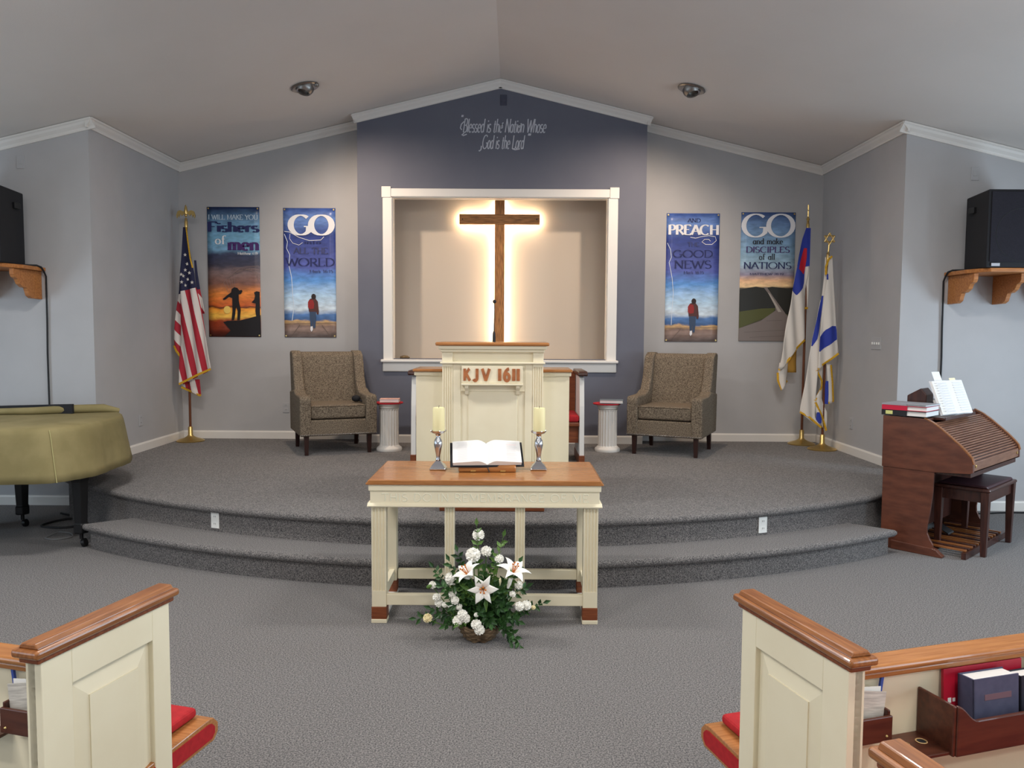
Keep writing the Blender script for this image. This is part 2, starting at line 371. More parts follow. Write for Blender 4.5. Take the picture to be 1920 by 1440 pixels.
# crown moulding, baseboards
CR = [(0, 0), (.062, 0), (.062, .014), (.05, .022), (.04, .04), (.02, .062), (.014, .074), (.014, .088), (0, .088)]
def run(name, A, B, nrm, prof, mt=WHITE, smooth=False):
    A = Vector(A); B = Vector(B); d = (B-A).normalized(); nn = Vector(nrm); dn = nn.cross(d)
    if dn.z > 0: dn = -dn
    n = len(prof); vs = [P+nn*o+dn*k for P in (A, B) for o, k in prof]
    mm = M(); mm.add(vs, [tuple(range(n)), tuple(range(n, 2*n))] + [(i, (i+1) % n, n+(i+1) % n, n+i) for i in range(n)])
    return struct(mm.build(name, mt))
k = 2
def crown(A, B, nrm):
    global k
    run('trim_%d' % k, A, B, nrm, CR); k += 1
g = .004
def P3(x, y): return (x, y, zc(x)-g)
crown(P3(XL, WB), P3(BX0, WB), (0, -1, 0)); crown(P3(BX1, WB), P3(XR, WB), (0, -1, 0))
crown(P3(BX0-.05, BUMP), P3(XC, BUMP), (0, -1, 0)); crown(P3(XC, BUMP), P3(BX1+.05, BUMP), (0, -1, 0))
crown((BX0, BUMP-.03, zc(BX0)-.012), (BX0, WB, zc(BX0)-.012), (-1, 0, 0)); crown((BX1, BUMP-.03, zc(BX1)-.012), (BX1, WB, zc(BX1)-.012), (1, 0, 0))
crown((XL, YF-.05, zc(XL)+.008), (XL, WB, zc(XL)+.008), (1, 0, 0)); crown((XR, YF-.05, zc(XR)+.008), (XR, WB, zc(XR)+.008), (-1, 0, 0))
crown(P3(XC-RX, YF), P3(XL+.05, YF), (0, -1, 0)); crown(P3(XR-.05, YF), P3(XC+RX, YF), (0, -1, 0))
BBP = [(0, 0), (.016, 0), (.016, -.075), (.01, -.088), (0, -.09)]
def base(nm, A, B, nrm): run('baseboard_'+nm, A, B, nrm, [(o, q) for o, q in BBP])
base('back_left', (XL, WB, S), (BX0, WB, S), (0, -1, 0)); base('back_right', (BX1, WB, S), (XR, WB, S), (0, -1, 0))
base('center', (BX0, BUMP, S), (BX1, BUMP, S), (0, -1, 0))
base('alcove_left', (XL, YF, S), (XL, WB, S), (1, 0, 0)); base('alcove_right', (XR, YF, S), (XR, WB, S), (-1, 0, 0))
base('front_left', (XC-RX, YF, 0), (XL, YF, 0), (0, -1, 0)); base('front_right', (XR, YF, 0), (XC+RX, YF, 0), (0, -1, 0))
# windows of the nave (outside the picture; the daylight comes from here)
k2 = 1
for sx in (-1, 1):
    for yy in (5.2, 2.0, -1.2, -4.4):
        x = XC+sx*(RX+.03); wo = bpy.data.objects.new('window_%d' % k2, None); COL.objects.link(wo); struct(wo); k2 += 1
        mm = M(); a, b = x-.03, x+.03
        mm.box(a, b, yy-.57, yy-.52, .68, 2.02); mm.box(a, b, yy+.52, yy+.57, .68, 2.02); mm.box(a, b, yy-.52, yy+.52, .68, .73); mm.box(a, b, yy-.52, yy+.52, 1.97, 2.02); mm.box(a, b, yy-.52, yy+.52, 1.33, 1.37)
        mm.build('window_frame', WHITE, wo)

# ------------------------------------------------------------------ lit wooden cross
CY = NY-.06                                            # front of the standing-off cross is CY-.05
t = thing('wall_cross', 'wooden cross with glowing white edge light in the cream niche', 'cross', (-.173, NY, 1.3))
def lx(*a): return Matrix.Translation((.173, -NY, -1.3))
M().box(-.229, -.117, CY-.05, CY, 1.305, 3.118).xf(lx()).build('upright_beam', CROSSW, t, bevel=.004)
M().box(-.636, .286, CY-.056, CY-.002, 2.845, 2.957).xf(lx()).build('cross_beam', CROSSH, t, bevel=.004)
LED = emis('led_strip', (255, 230, 190), 38)
m = M()
for a, b, c, d in ((-.225, -.215, 1.33, 2.845), (-.131, -.121, 1.33, 2.845), (-.225, -.215, 2.957, 3.11), (-.131, -.121, 2.957, 3.11), (-.22, -.125, 3.104, 3.114),
                   (-.63, -.22, 2.943, 2.953), (-.125, .28, 2.943, 2.953), (-.63, -.22, 2.849, 2.859), (-.125, .28, 2.849, 2.859), (-.632, -.622, 2.855, 2.947), (.272, .282, 2.855, 2.947)):
    m.box(a, b, CY+.001, CY+.012, c, d)
m.xf(lx()).build('light_strip', LED, t)
for z in (1.6, 2.3, 2.98): M().box(-.19, -.155, CY, NY, z, z+.04).xf(lx()).build('standoff_bracket', BLACK, t)
for x in (-.6, .25):
    M().sphere((x+.173, CY-.057-NY, 2.9-1.3), .007, 8, 6).build('bolt', BLACK, t)
# verse on the projecting wall
VS = mat('verse_vinyl', (196, 198, 206), .6)
pl = lambda x, z, o: (x, BUMP-.0012-o, z)
m = M()
kw = dict(thick=.16, thin=.07, serif=0, slant=.3, track=.01)
put_text(m, 'Blessed is the Nation Whose', -.575, .33, 3.785, 3.93, pl, **kw); put_text(m, '"', -.607, -.585, 3.86, 3.97, pl, **kw)
put_text(m, 'God is the Lord', -.365, .09, 3.61, 3.755, pl, **kw); put_text(m, '"', .115, .145, 3.66, 3.775, pl, **kw)
for pts in ([(-.56, 3.90), (-.59, 3.87), (-.6, 3.83), (-.585, 3.81)], [(-.56, 3.775), (-.585, 3.755), (-.57, 3.748), (-.53, 3.765)], [(-.37, 3.64), (-.375, 3.6), (-.39, 3.585), (-.4, 3.59)],
            [(-.13, 3.89), (-.155, 3.87), (-.16, 3.84)], [(.1-.05, 3.61), (.0, 3.6), (-.03, 3.61)], [(.07, 3.88), (.045, 3.87), (.04, 3.845), (.055, 3.83)]):
    put_line(m, pts, .012, pl)
tag(m.build('wall_lettering', VS), 'white script verse lettered high on the dark gable wall', 'lettering')

# ------------------------------------------------------------------ eyeball downlights
def eyeball(x, lab, sx):
    y = 7.56; z = zc(x); th = math.atan(SL)*(1 if x < XC else -1)
    t = thing('ceiling_downlight', lab, 'ceiling light', (x, y, z), 0, 'eyeball downlights'); t.rotation_euler = (0, -th, 0)
    M().lathe([(.082, -.003), (.128, -.003), (.132, -.012), (.12, -.02), (.095, -.016), (.082, -.012)], seg=28).build('trim_ring', STEEL, t, smooth=True)
    ball = M(); prof = [(.09, .0)] + [(.09*math.cos(R(a)), -.09*math.sin(R(a))) for a in (15, 30, 45)] + [(.05, -.058), (.048, -.03), (.0, -.028)]
    ball.lathe(prof, seg=24, mx=Matrix.Rotation(R(-25*sx), 4, 'Y') @ Matrix.Rotation(R(-14), 4, 'X')).build('eyeball_lamp', STEEL, t, smooth=True)
    M().sphere((.118*(1 if sx < 0 else -1)*-1*-1, -.03, -.02), .022, 10, 6).build('clip', STEEL, t, smooth=True) if sx < 0 else None
    return t
eyeball(-1.99, 'nickel eyeball downlight above the banner with the fishermen', -1)
eyeball(1.66, 'nickel eyeball downlight above the preach banner', 1)
spot('eyeball_light', (-1.96, 7.57, zc(-1.99)-.11), (-1.25, 8.98, .9), 100, WARM, 128, 1.0, .05)
spot('eyeball_light', (1.63, 7.57, zc(1.66)-.11), (.9, 8.98, .9), 100, WARM, 128, 1.0, .05)

# ------------------------------------------------------------------ banners
def ramp_mat(name, stops, nscale, dist, h, rough=.35):
    m = bpy.data.materials.new(name); m.use_nodes = True; nt = m.node_tree; b = nt.nodes['Principled BSDF']; b.inputs['Roughness'].default_value = rough
    tc = nt.nodes.new('ShaderNodeTexCoord'); sp = nt.nodes.new('ShaderNodeSeparateXYZ'); nt.links.new(tc.outputs['Object'], sp.inputs[0])
    mp = nt.nodes.new('ShaderNodeMapping'); mp.inputs['Scale'].default_value = (1, 1, 2.6); nt.links.new(tc.outputs['Object'], mp.inputs[0])
    n = nt.nodes.new('ShaderNodeTexNoise'); n.inputs['Scale'].default_value = nscale; n.inputs['Detail'].default_value = 6; nt.links.new(mp.outputs[0], n.inputs['Vector'])
    def op(o, a, bb):
        q = nt.nodes.new('ShaderNodeMath'); q.operation = o
        for i, v in enumerate((a, bb)):
            if isinstance(v, (int, float)): q.inputs[i].default_value = v
            else: nt.links.new(v, q.inputs[i])
        return q.outputs[0]
    f = op('SUBTRACT', 1.0, op('DIVIDE', sp.outputs['Z'], h)); f = op('ADD', f, op('MULTIPLY', op('SUBTRACT', n.outputs['Fac'], .5), dist))
    r = nt.nodes.new('ShaderNodeValToRGB'); els = r.color_ramp.elements
    while len(els) > 1: els.remove(els[-1])
    els[0].position = stops[0][0]; els[0].color = lin(stops[0][1])
    for p, c in stops[1:]: e = els.new(p); e.color = lin(c)
    nt.links.new(f, r.inputs[0])
    n3 = nt.nodes.new('ShaderNodeTexNoise'); n3.inputs['Scale'].default_value = nscale*2.2; n3.inputs['Detail'].default_value = 8; nt.links.new(mp.outputs[0], n3.inputs['Vector'])
    hs = nt.nodes.new('ShaderNodeHueSaturation'); nt.links.new(r.outputs[0], hs.inputs['Color']); nt.links.new(op('ADD', op('MULTIPLY', n3.outputs['Fac'], 1.5), .42), hs.inputs['Value'])
    nt.links.new(hs.outputs[0], b.inputs['Base Color']); return m
def flat(name, c, rough=.45): return mat('print_'+name, c, rough)
SKY = [(0, (60, 84, 150)), (.08, (98, 130, 190)), (.2, (44, 60, 128)), (.32, (62, 72, 138)), (.45, (78, 88, 160)), (.55, (86, 140, 205)), (.68, (170, 200, 226)), (.78, (196, 210, 222)), (.82, (80, 120, 176)), (.865, (60, 92, 140)), (.875, (196, 160, 110)), (.9, (128, 104, 92)), (1, (150, 132, 126))]
BM = {1: ramp_mat('banner_print_sea', [(0, (26, 44, 84)), (.1, (96, 136, 170)), (.22, (110, 160, 190)), (.32, (116, 160, 192)), (.36, (52, 58, 84)), (.44, (60, 58, 74)), (.5, (128, 106, 104)), (.58, (122, 84, 72)), (.66, (222, 132, 58)), (.75, (200, 96, 40)), (.765, (80, 36, 24)), (.78, (236, 150, 50)), (.84, (240, 190, 80)), (.88, (150, 60, 30)), (1, (70, 30, 26))], 5, .07, 1.45),
      2: ramp_mat('banner_print_sky', SKY, 4.5, .07, 1.45), 3: ramp_mat('banner_print_sky_two', SKY, 4.0, .09, 1.45),
      4: ramp_mat('banner_print_road', [(0, (58, 80, 130)), (.12, (104, 136, 176)), (.3, (126, 160, 186)), (.4, (150, 178, 196)), (.48, (140, 130, 150)), (.52, (226, 180, 140)), (.57, (236, 200, 150)), (.585, (60, 56, 50)), (.66, (46, 46, 40)), (.8, (74, 72, 44)), (1, (110, 90, 70))], 4, .035, 1.45)}
NVY, SLT = flat('navy', (34, 40, 92)), flat('slate', (62, 66, 104)); WHT = flat('white', (236, 236, 240)); PUR = flat('plum', (72, 40, 104)); BLK = flat('black', (26, 20, 22)); TEA = flat('pale_blue', (190, 208, 224))
def banner(n, x0, x1, z0, z1, label):
    wd, h = x1-x0, z1-z0
    t = thing('wall_banner', label, 'banner', (x0, WB-.004, z0), 0, 'scripture banners on the back wall')
    o = M().grid(lambda u, v: (u*wd, -.002-.004*math.sin(u*5+n)*math.sin(v*3.1), v*h), 8, 16).build('banner_sheet', BM[n], t, smooth=True, solid=.0015)
    for cx in (.018, wd-.018):
        for cz in (.018, h-.018): M().lathe([(.004, -.001), (.009, -.001), (.009, .0015), (.004, .0015)], seg=10, mx=Matrix.Translation((cx, -.0085, cz)) @ Matrix.Rotation(R(90), 4, 'X')).build('grommet', BRASS, t)
    P = lambda x, z, o=0: (x*wd, -.0095-o, (1-z)*h)
    def T(s, a, b, top, bot, mt, o=.0006, **kw):
        q, w_ = text_quads(s, **kw); sx = (b-a)/w_; x = 0
        for ci, ch in enumerate(s):
            q, cw = text_quads(ch, **kw); m = M(); o += (3e-4 if ci % 2 else -3e-4) if ci else 0
            for p in q: m.add([P(a+(x+u)*sx, bot-(bot-top)*v, o+c) for u, v, c in p], [(0, 1, 2, 3)])
            if q: m.build('letter', mt, t)
            x += cw + kw.get('track', .06)
    def line(pts, wpx, mt, o=.0005):
        m = M(); pp = [(x*wd, (1-z)*h) for x, z in pts]
        for p in ribbon2(pp, wpx, wpx): m.add([(a, -.0095-o, b) for a, b in p], [(0, 1, 2, 3)])
        m.build('lettering_flourish', mt, t)
    def poly(nm, pts, mt, o=.0004):
        M().add([P(a, b, o) for a, b in pts], [tuple(range(len(pts)))]).build(nm, mt, t)
    return T, line, poly
def walker(poly, cx):
    J = flat('jacket', (86, 48, 44)); D = flat('denim', (58, 76, 104)); PK = flat('pack', (150, 40, 40)); HR = flat('hair', (44, 28, 26))
    s = lambda pts: [(cx+a, b) for a, b in pts]
    poly('printed_legs', s([(-.075, .785), (.055, .785), (.05, .86), (.035, .925), (-.005, .925), (-.01, .86), (-.015, .915), (-.055, .915), (-.065, .85)]), D, .0006)
    poly('printed_shoes', s([(-.055, .915), (-.015, .912), (-.01, .94), (-.04, .955), (-.06, .94)]), WHT, .0007)
    poly('printed_jacket', s([(-.06, .70), (.03, .69), (.09, .72), (.11, .80), (.1, .82), (.07, .82), (.06, .80), (-.08, .80), (-.1, .74)]), J, .0008)
    poly('printed_backpack', s([(-.1, .725), (-.07, .705), (0, .71), (.02, .74), (.01, .775), (-.06, .78), (-.1, .765)]), PK, .001)
    poly('printed_head', [(cx+.01+.045*math.cos(R(a)), .682+.022*math.sin(R(a))) for a in range(0, 360, 30)], HR, .001)
T, L, PO = banner(1, -3.487, -2.893, 1.538, 3.006, 'sunset banner of fishermen in a boat, next to the american flag')
T('I WILL MAKE YOU', .03, .97, .06, .097, TEA, thick=.16, thin=.07); T('Fishers', .02, .98, .115, .19, NVY, thick=.26, thin=.08, serif=.26); T('of', .15, .35, .22, .285, WHT, thick=.14, thin=.06)
T('men', .4, .98, .235, .33, PUR, thick=.24, thin=.08, serif=.26); T('Matthew 4:19', .58, .96, .345, .365, WHT, thick=.14, thin=.08, serif=0)
NET = flat('net', (150, 128, 122))
for i in range(5): L([(.45+.02*i, .70), (.3+.05*i, .58-.02*i), (.5+.1*i, .47), (.98, .45+.03*i)], .003, NET)
PO('printed_boat', [(.28, .885), (.36, .875), (.6, .872), (.95, .835), (1, .83), (1, .995), (.3, .995), (.42, .95)], BLK)
PO('printed_fisherman', [(.45, .63), (.5, .615), (.56, .62), (.6, .64), (.64, .635), (.66, .645), (.63, .665), (.585, .67), (.585, .72), (.62, .79), (.6, .87), (.55, .87), (.56, .8), (.53, .76), (.51, .83), (.49, .87), (.44, .87), (.46, .8), (.46, .7), (.4, .69), (.33, .71), (.29, .715), (.28, .705), (.37, .675), (.44, .655)], BLK, .0006)
PO('printed_fisherman', [(.88, .655), (.93, .645), (.99, .65), (.99, .85), (.92, .85), (.9, .8), (.91, .74), (.85, .735), (.83, .73), (.88, .71), (.9, .68)], BLK, .0006)
PO('printed_sun', [(.36+.07*math.cos(R(a)), .79+.03*math.sin(R(a))) for a in range(0, 360, 30)], flat('sun', (250, 212, 110)), .0003)
T, L, PO = banner(2, -2.623, -2.032, 1.537, 2.998, 'blue sky banner of a walker with lightning, reading go into all the world')
T('GO', .13, .95, .055, .205, WHT, thick=.26, thin=.06, serif=.22, track=-.02); T('into', .4, .72, .25, .272, NVY, thick=.14, thin=.06); T('ALL THE', .2, .85, .305, .35, SLT, thick=.15, thin=.06); T('WORLD', .05, .98, .385, .445, NVY, thick=.13, thin=.05); T('Mark 16:15', .5, .95, .475, .497, SLT, thick=.13, thin=.07, serif=0)
L([(.02, .18), (.12, .185), (.3, .225), (.5, .25), (.72, .245), (.78, .22)], .006, WHT); L([(.13, .2), (.12, .235), (.18, .27), (.3, .285), (.37, .265)], .005, WHT)
L([(.02, .2), (.08, .26), (.06, .31), (.12, .36), (.1, .44), (.15, .53), (.17, .68), (.19, .76), (.15, .87)], .007, flat('bolt', (214, 226, 240)))
walker(PO, .56)
L([(0, .895), (1, .885)], .004, flat('joint', (110, 92, 84))); L([(.3, .9), (.12, .998)], .004, flat('joint', (110, 92, 84))); L([(.72, .9), (.9, .998)], .004, flat('joint', (110, 92, 84)))
T, L, PO = banner(3, 1.717, 2.317, 1.512, 2.961, 'blue sky banner of a walker, reading and preach the good news')
T('AND', .4, .64, .04, .068, NVY, thick=.14, thin=.06); T('PREACH', .04, .98, .09, .165, WHT, thick=.24, thin=.08, serif=.24); T('THE', .4, .62, .225, .255, SLT, thick=.14, thin=.06)
T('GOOD', .13, .88, .285, .34, NVY, thick=.12, thin=.05); T('NEWS', .16, .86, .365, .425, NVY, thick=.12, thin=.05); T('Mark 16:15', .34, .72, .447, .468, SLT, thick=.13, thin=.07, serif=0)
L([(.45, .185), (.55, .192), (.66, .18), (.8, .172), (.92, .18), (.94, .21), (.86, .24), (.74, .24), (.67, .22), (.72, .2), (.8, .2), (.83, .215)], .006, WHT)
L([(.02, .23), (.08, .28), (.1, .34), (.06, .38), (.12, .5), (.15, .62), (.13, .75), (.12, .87)], .006, flat('bolt', (214, 226, 240)))
walker(PO, .53)
L([(0, .895), (1, .885)], .004, flat('joint', (110, 92, 84))); L([(.3, .9), (.1, .998)], .004, flat('joint', (110, 92, 84)))
T, L, PO = banner(4, 2.561, 3.175, 1.523, 2.977, 'road and hills banner, reading go and make disciples of all nations')
T('GO', .03, .97, .015, .19, WHT, thick=.17, thin=.05, serif=.2, track=.0); T('and make', .22, .77, .2, .245, BLK, thick=.14, thin=.06); T('DISCIPLES', .1, .9, .265, .31, PUR, thick=.14, thin=.06)
T('of all', .34, .63, .32, .365, BLK, thick=.13, thin=.06); T('NATIONS', .06, .94, .385, .435, NVY, thick=.13, thin=.05); T('MATTHEW 28:19', .18, .8, .468, .485, SLT, thick=.13, thin=.07, serif=0)
PO('printed_hill', [(0, .6), (.15, .585), (.3, .575), (.45, .585), (.6, .575), (.8, .585), (1, .6), (1, .8), (.6, .75), (0, .8)], flat('hill', (44, 44, 40)), .0003)
PO('printed_meadow', [(0, .77), (.4, .745), (.68, .74), (.58, .8), (0, .9)], flat('meadow', (84, 86, 44)), .0004)
PO('printed_road', [(.44, .58), (.5, .578), (.6, .64), (.85, .78), (1, .85), (1, .998), (0, .998), (0, .9), (.4, .84), (.67, .76), (.66, .71), (.55, .64)], flat('road', (126, 116, 112)), .0006)
for a, b in (((.1, .93), (.95, .91)), ((.2, .97), (1, .955)), ((.5, .84), (.8, .835))): L([a, b], .003, flat('road_crack', (92, 82, 80)), .0008)
PO('printed_road_light', [(.52, .62), (.56, .63), (.78, .77), (.72, .77)], flat('road_light', (176, 168, 160)), .0008)

# ------------------------------------------------------------------ wing chairs
def chair(name, label, loc, rz):
    t = thing(name, label, 'armchair', loc, rz, 'tweed wing chairs on the stage')
    for x in (-.315, .315):
        for y, q in ((-.325, 1), (.31, -1)):
            n = M(); a, b = .024, .018; dy = 0 if q > 0 else .03
            n.add([(x-a, y-a, .2), (x+a, y-a, .2), (x+a, y+a, .2), (x-a, y+a, .2), (x-b, y-b+dy, 0), (x+b, y-b+dy, 0), (x+b, y+b+dy, 0), (x-b, y+b+dy, 0)], [(0, 1, 2, 3), (7, 6, 5, 4), (0, 4, 5, 1), (1, 5, 6, 2), (2, 6, 7, 3), (3, 7, 4, 0)])
            n.build('leg', LEGW, t, bevel=.004)
    M().box(-.30, .30, -.375, .3, .195, .355).build('seat_base', TWEED, t, bevel=.012)
    M().box(-.278, .278, -.372, .2, .362, .50).build('seat_cushion', TWEED, t, bevel=.03, seg=3)
    M().prism([(.12, .36), (.3, .36), (.42, 1.0), (.39, 1.02), (.31, 1.015), (.27, .98)], 'x', -.285, .285).build('backrest', TWEED, t, bevel=.025, seg=3)
    for s in (-1, 1):
        a, b = (.272, .385) if s > 0 else (-.385, -.272)
        M().prism([(-.385, .195), (.35, .195), (.37, .60), (.05, .635), (-.06, .60), (-.37, .595), (-.39, .57)], 'x', a, b).build('arm', TWEED, t, bevel=.025, seg=3)
        M().prism([(.02, .60), (.36, .58), (.43, 1.0), (.41, 1.03), (.30, 1.03), (.22, .99), (.17, .86), (.13, .75), (.07, .665)], 'x', a if s > 0 else a+.012, b-.012 if s > 0 else b).build('wing', TWEED, t, bevel=.022, seg=3)
    n = M()
    for i in range(46): n.sphere((-.375+.75*i/45, -.386, .208), .0065, 6, 4)
    n.build('nailhead_stud', STEEL, t)
    n = M(); n.tube([(-.268, -.374, .492), (.268, -.374, .492)], .005, 6); n.build('cushion_seam', TWEED, t)
    return t
chair('wing_armchair', 'brown tweed wing chair under the blue go banner, dark object on its seat', (-1.90, 8.17, S), 23)
chair('wing_armchair', 'brown tweed wing chair under the preach banner', (1.665, 8.17, S), -25)
m = M(); m.sphere((0, 0, .035), .036, 10, 8, sx=1.3); m.tube([(.03, 0, .02), (.07, -.02, .012), (.1, -.03, .012)], .01)
o = m.build('headset', BLACKM, smooth=True); o.location = (-1.64, 8.12, S+.508); tag(o, 'small black headset lying on the armchair seat', 'headset')

# ------------------------------------------------------------------ pedestal columns
def pedestal(label, loc):
    t = thing('pedestal_column', label, 'pedestal', loc, 0, 'white fluted pedestals')
    M().lathe([(.0, 0), (.13, 0), (.134, .018), (.128, .034), (.115, .042), (.11, .05)], seg=36).build('base', WHITE, t, smooth=True)
    M().lathe([(.105, .05), (.1, .06), (.098, .42), (.102, .44)], seg=80, flute=lambda k, i: (1 if k % 4 < 2 else .93) if 0 < i < 3 else 1).build('shaft', WHITE, t)
    M().lathe([(.09, .44), (.1, .446), (.105, .458), (.1, .47), (.118, .474), (.12, .49), (0, .49)], seg=36).build('capital', WHITE, t, smooth=True)
pedestal('white fluted pedestal column beside the armchair with the headset', (-1.3, 8.14, S)); pedestal('white fluted pedestal column beside the armchair under the preach banner', (.985, 8.18, S))
RM = mat('red_felt', (190, 44, 56), .9)
def closed_book(name, label, loc, rz, lx_, wy, h, cov, cat='book', group=None, spine='y'):
    t = thing(name, label, cat, loc, rz, group)
    M().box(-lx_/2+.003, lx_/2-.004, -wy/2+.004, wy/2-.004, .003, h-.003).build('page_block', PAPER, t)
    n = M(); n.box(-lx_/2, lx_/2, -wy/2, wy/2, 0, .003); n.box(-lx_/2, lx_/2, -wy/2, wy/2, h-.003, h); n.box(-lx_/2, lx_/2, wy/2-.004, wy/2, 0, h); n.build('book_cover', cov, t)
    return t
def mat_disc(loc, lab):
    t = M().lathe([(0, 0), (.14, 0), (.147, .006), (.145, .014), (.13, .008), (0, .008)], seg=36).build('collection_plate', RM, smooth=True); t.location = loc; tag(t, lab, 'plate', 'red plates on the pedestals'); return t
mat_disc((-1.3, 8.14, S+.491), 'red felt plate under the pale book on its pedestal'); mat_disc((.975, 8.18, S+.491), 'red felt plate under the blue-grey book on its pedestal')
closed_book('bible', 'pale pink book lying on a red plate on the pedestal', (-1.29, 8.13, S+.507), 3, .2, .14, .036, mat('pink_cover', (226, 178, 164), .6))
closed_book('bible', 'blue-grey book lying on a red plate on the pedestal', (1.02, 8.16, S+.507), -8, .24, .15, .035, mat('bluegrey_cover', (112, 124, 134), .6))

# ------------------------------------------------------------------ flags
def cloth(rows, px0, py0, scale, org, dep, nu=14, sub=3, off=0):
    """rows of (y, x left, x right) in cloth units -> sheet in local metres"""
    rr = []
    for a, b in zip(rows[:-1], rows[1:]):
        for i in range(sub): rr.append(tuple(a[k]+(b[k]-a[k])*i/sub for k in range(3)))
    rr.append(rows[-1]); m = M(); nv = len(rr)-1
    def fn(u, v):
        y, a, b = rr[round(v*nv)]; x = a+(b-a)*u; X = (x-px0)*scale; Z = org-(y-py0)*scale
        return (X, dep(X, Z)-off, Z)
    return m.grid(fn, nu, nv)
def flag_stand(label, loc, h, finial):
    t = thing('flag_stand', label, 'flag', loc, 0, 'flags on brass stands')
    M().lathe([(0, 0), (.148, 0), (.15, .01), (.13, .022), (.07, .04), (.035, .06), (.026, .075), (.024, .16), (.02, .165), (0, .165)], seg=32).build('base', BRASS, t, smooth=True)
    M().tube([(0, 0, .1), (0, 0, h)], .0135, 12).build('pole', POLE, t, smooth=True)
    M().lathe([(0, h-.09), (.018, h-.09), (.018, h-.01), (.012, h), (.016, h+.01), (.008, h+.025), (0, h+.025)], seg=14).build('ferrule', BRASS, t, smooth=True)
    return t
def stripe_mat(name, a, b, c, period, ztop):
    m = bpy.data.materials.new(name); m.use_nodes = True; nt = m.node_tree; bs = nt.nodes['Principled BSDF']; bs.inputs['Roughness'].default_value = .8
    tc = nt.nodes.new('ShaderNodeTexCoord'); sp = nt.nodes.new('ShaderNodeSeparateXYZ'); nt.links.new(tc.outputs['Object'], sp.inputs[0])
    def op(o, p, q):
        n = nt.nodes.new('ShaderNodeMath'); n.operation = o
        for i, v in enumerate((p, q)):
            if isinstance(v, (int, float)): n.inputs[i].default_value = v
            else: nt.links.new(v, n.inputs[i])
        return n.outputs[0]
    s = op('ADD', op('ADD', op('MULTIPLY', sp.outputs['X'], a), op('MULTIPLY', sp.outputs['Z'], b)), c)
    red = op('LESS_THAN', op('FLOORED_MODULO', op('DIVIDE', s, period), 1.0), .5)
    mx = nt.nodes.new('ShaderNodeMix'); mx.data_type = 'RGBA'; nt.links.new(red, mx.inputs[0]); mx.inputs[6].default_value = lin((220, 212, 206)); mx.inputs[7].default_value = lin((172, 34, 52))
    blue = op('GREATER_THAN', op('ADD', sp.outputs['Z'], op('MULTIPLY', sp.outputs['X'], -.25)), ztop)
    m2 = nt.nodes.new('ShaderNodeMix'); m2.data_type = 'RGBA'; nt.links.new(blue, m2.inputs[0]); nt.links.new(mx.outputs[2], m2.inputs[6]); m2.inputs[7].default_value = lin((30, 32, 66))
    nt.links.new(m2.outputs[2], bs.inputs['Base Color']); return m
def star_pts(r, k=.42, n=5): return [((r if i % 2 == 0 else r*k)*math.sin(math.pi*i/n), (r if i % 2 == 0 else r*k)*math.cos(math.pi*i/n)) for i in range(2*n)]
# american flag: cloth units are pixels of a 3.13x view, 0.0019 m each
u1 = .00592/3.13; H1 = 2.45
fs = flag_stand('american flag on a brass stand with a gold eagle on top', (-3.62, 8.72, S), H1, 'eagle')
Z1 = 2.37; d1 = lambda X, Z: -.03-.035*math.sin(min(1, max(0, (Z1-Z)))*1.5)+.016*math.sin(X*52+Z*4)*min(1, (Z1+.1-Z)*1.2)
ua = lambda p: [(y, a, b) for y, a, b in p]
zcan = Z1-(515-150)*u1
sB = stripe_mat('flag_stripes_front', 1/u1, .2/u1, 180-113-.2*(Z1/u1+150-520), 65, zcan+.0)
sA = stripe_mat('flag_stripes_fold', -1.2/u1, -1/u1, (Z1/u1+150)-1.2*(180-105)-551, 125, zcan-.02)
X1, Y1 = 180, 150
cloth([(150, 168, 192), (230, 163, 200), (330, 158, 218), (420, 152, 234), (500, 156, 243), (560, 154, 256), (650, 150, 275), (740, 148, 290), (830, 145, 302), (900, 140, 313), (965, 138, 325), (990, 137, 300), (1020, 137, 240), (1062, 135, 160)], X1, Y1, u1, Z1, d1, 16).build('flag_cloth', sB, fs, smooth=70, solid=.003)
cloth([(330, 156, 170), (420, 146, 165), (500, 137, 163), (600, 122, 160), (700, 113, 155), (800, 104, 150), (850, 106, 148), (905, 140, 146)], X1, Y1, u1, Z1, lambda X, Z: d1(X, Z)+.03, 6).build('flag_fold', sA, fs, smooth=70, solid=.003)
cloth([(1035, 150, 244), (1075, 145, 246), (1100, 180, 248), (1130, 232, 250)], X1, Y1, u1, Z1, lambda X, Z: d1(X, Z)+.045, 8).build('flag_corner', sB, fs, smooth=70, solid=.003)
cloth([(340, 225, 236), (420, 230, 244), (520, 240, 258), (600, 250, 276), (650, 268, 284)], X1, Y1, u1, Z1, lambda X, Z: d1(X, Z)+.035, 5).build('flag_back_fold', sA, fs, smooth=70, solid=.003)
def fringe(pts, wd, px0, py0, sc, org, dep, par, off=.004):
    m = M(); q = [((x-px0)*sc, org-(y-py0)*sc) for x, y in pts]
    for p in ribbon2(q, wd, wd): m.add([(a, dep(a, b)-off, b) for a, b in p], [(0, 1, 2, 3)])
    m.build('fringe', GOLD, par, solid=.004)
for pts, of in (([(325, 972), (260, 1000), (200, 1030), (137, 1062)], .006), ([(101, 838), (120, 870), (142, 903)], -.024), ([(140, 1080), (190, 1105), (240, 1130), (250, 1128)], -.04), ([(188, 152), (200, 240), (213, 330), (226, 385)], .006)):
    fringe(pts, .022 if of != .006 or pts[0][0] == 325 else .014, X1, Y1, u1, Z1, d1, fs, of)
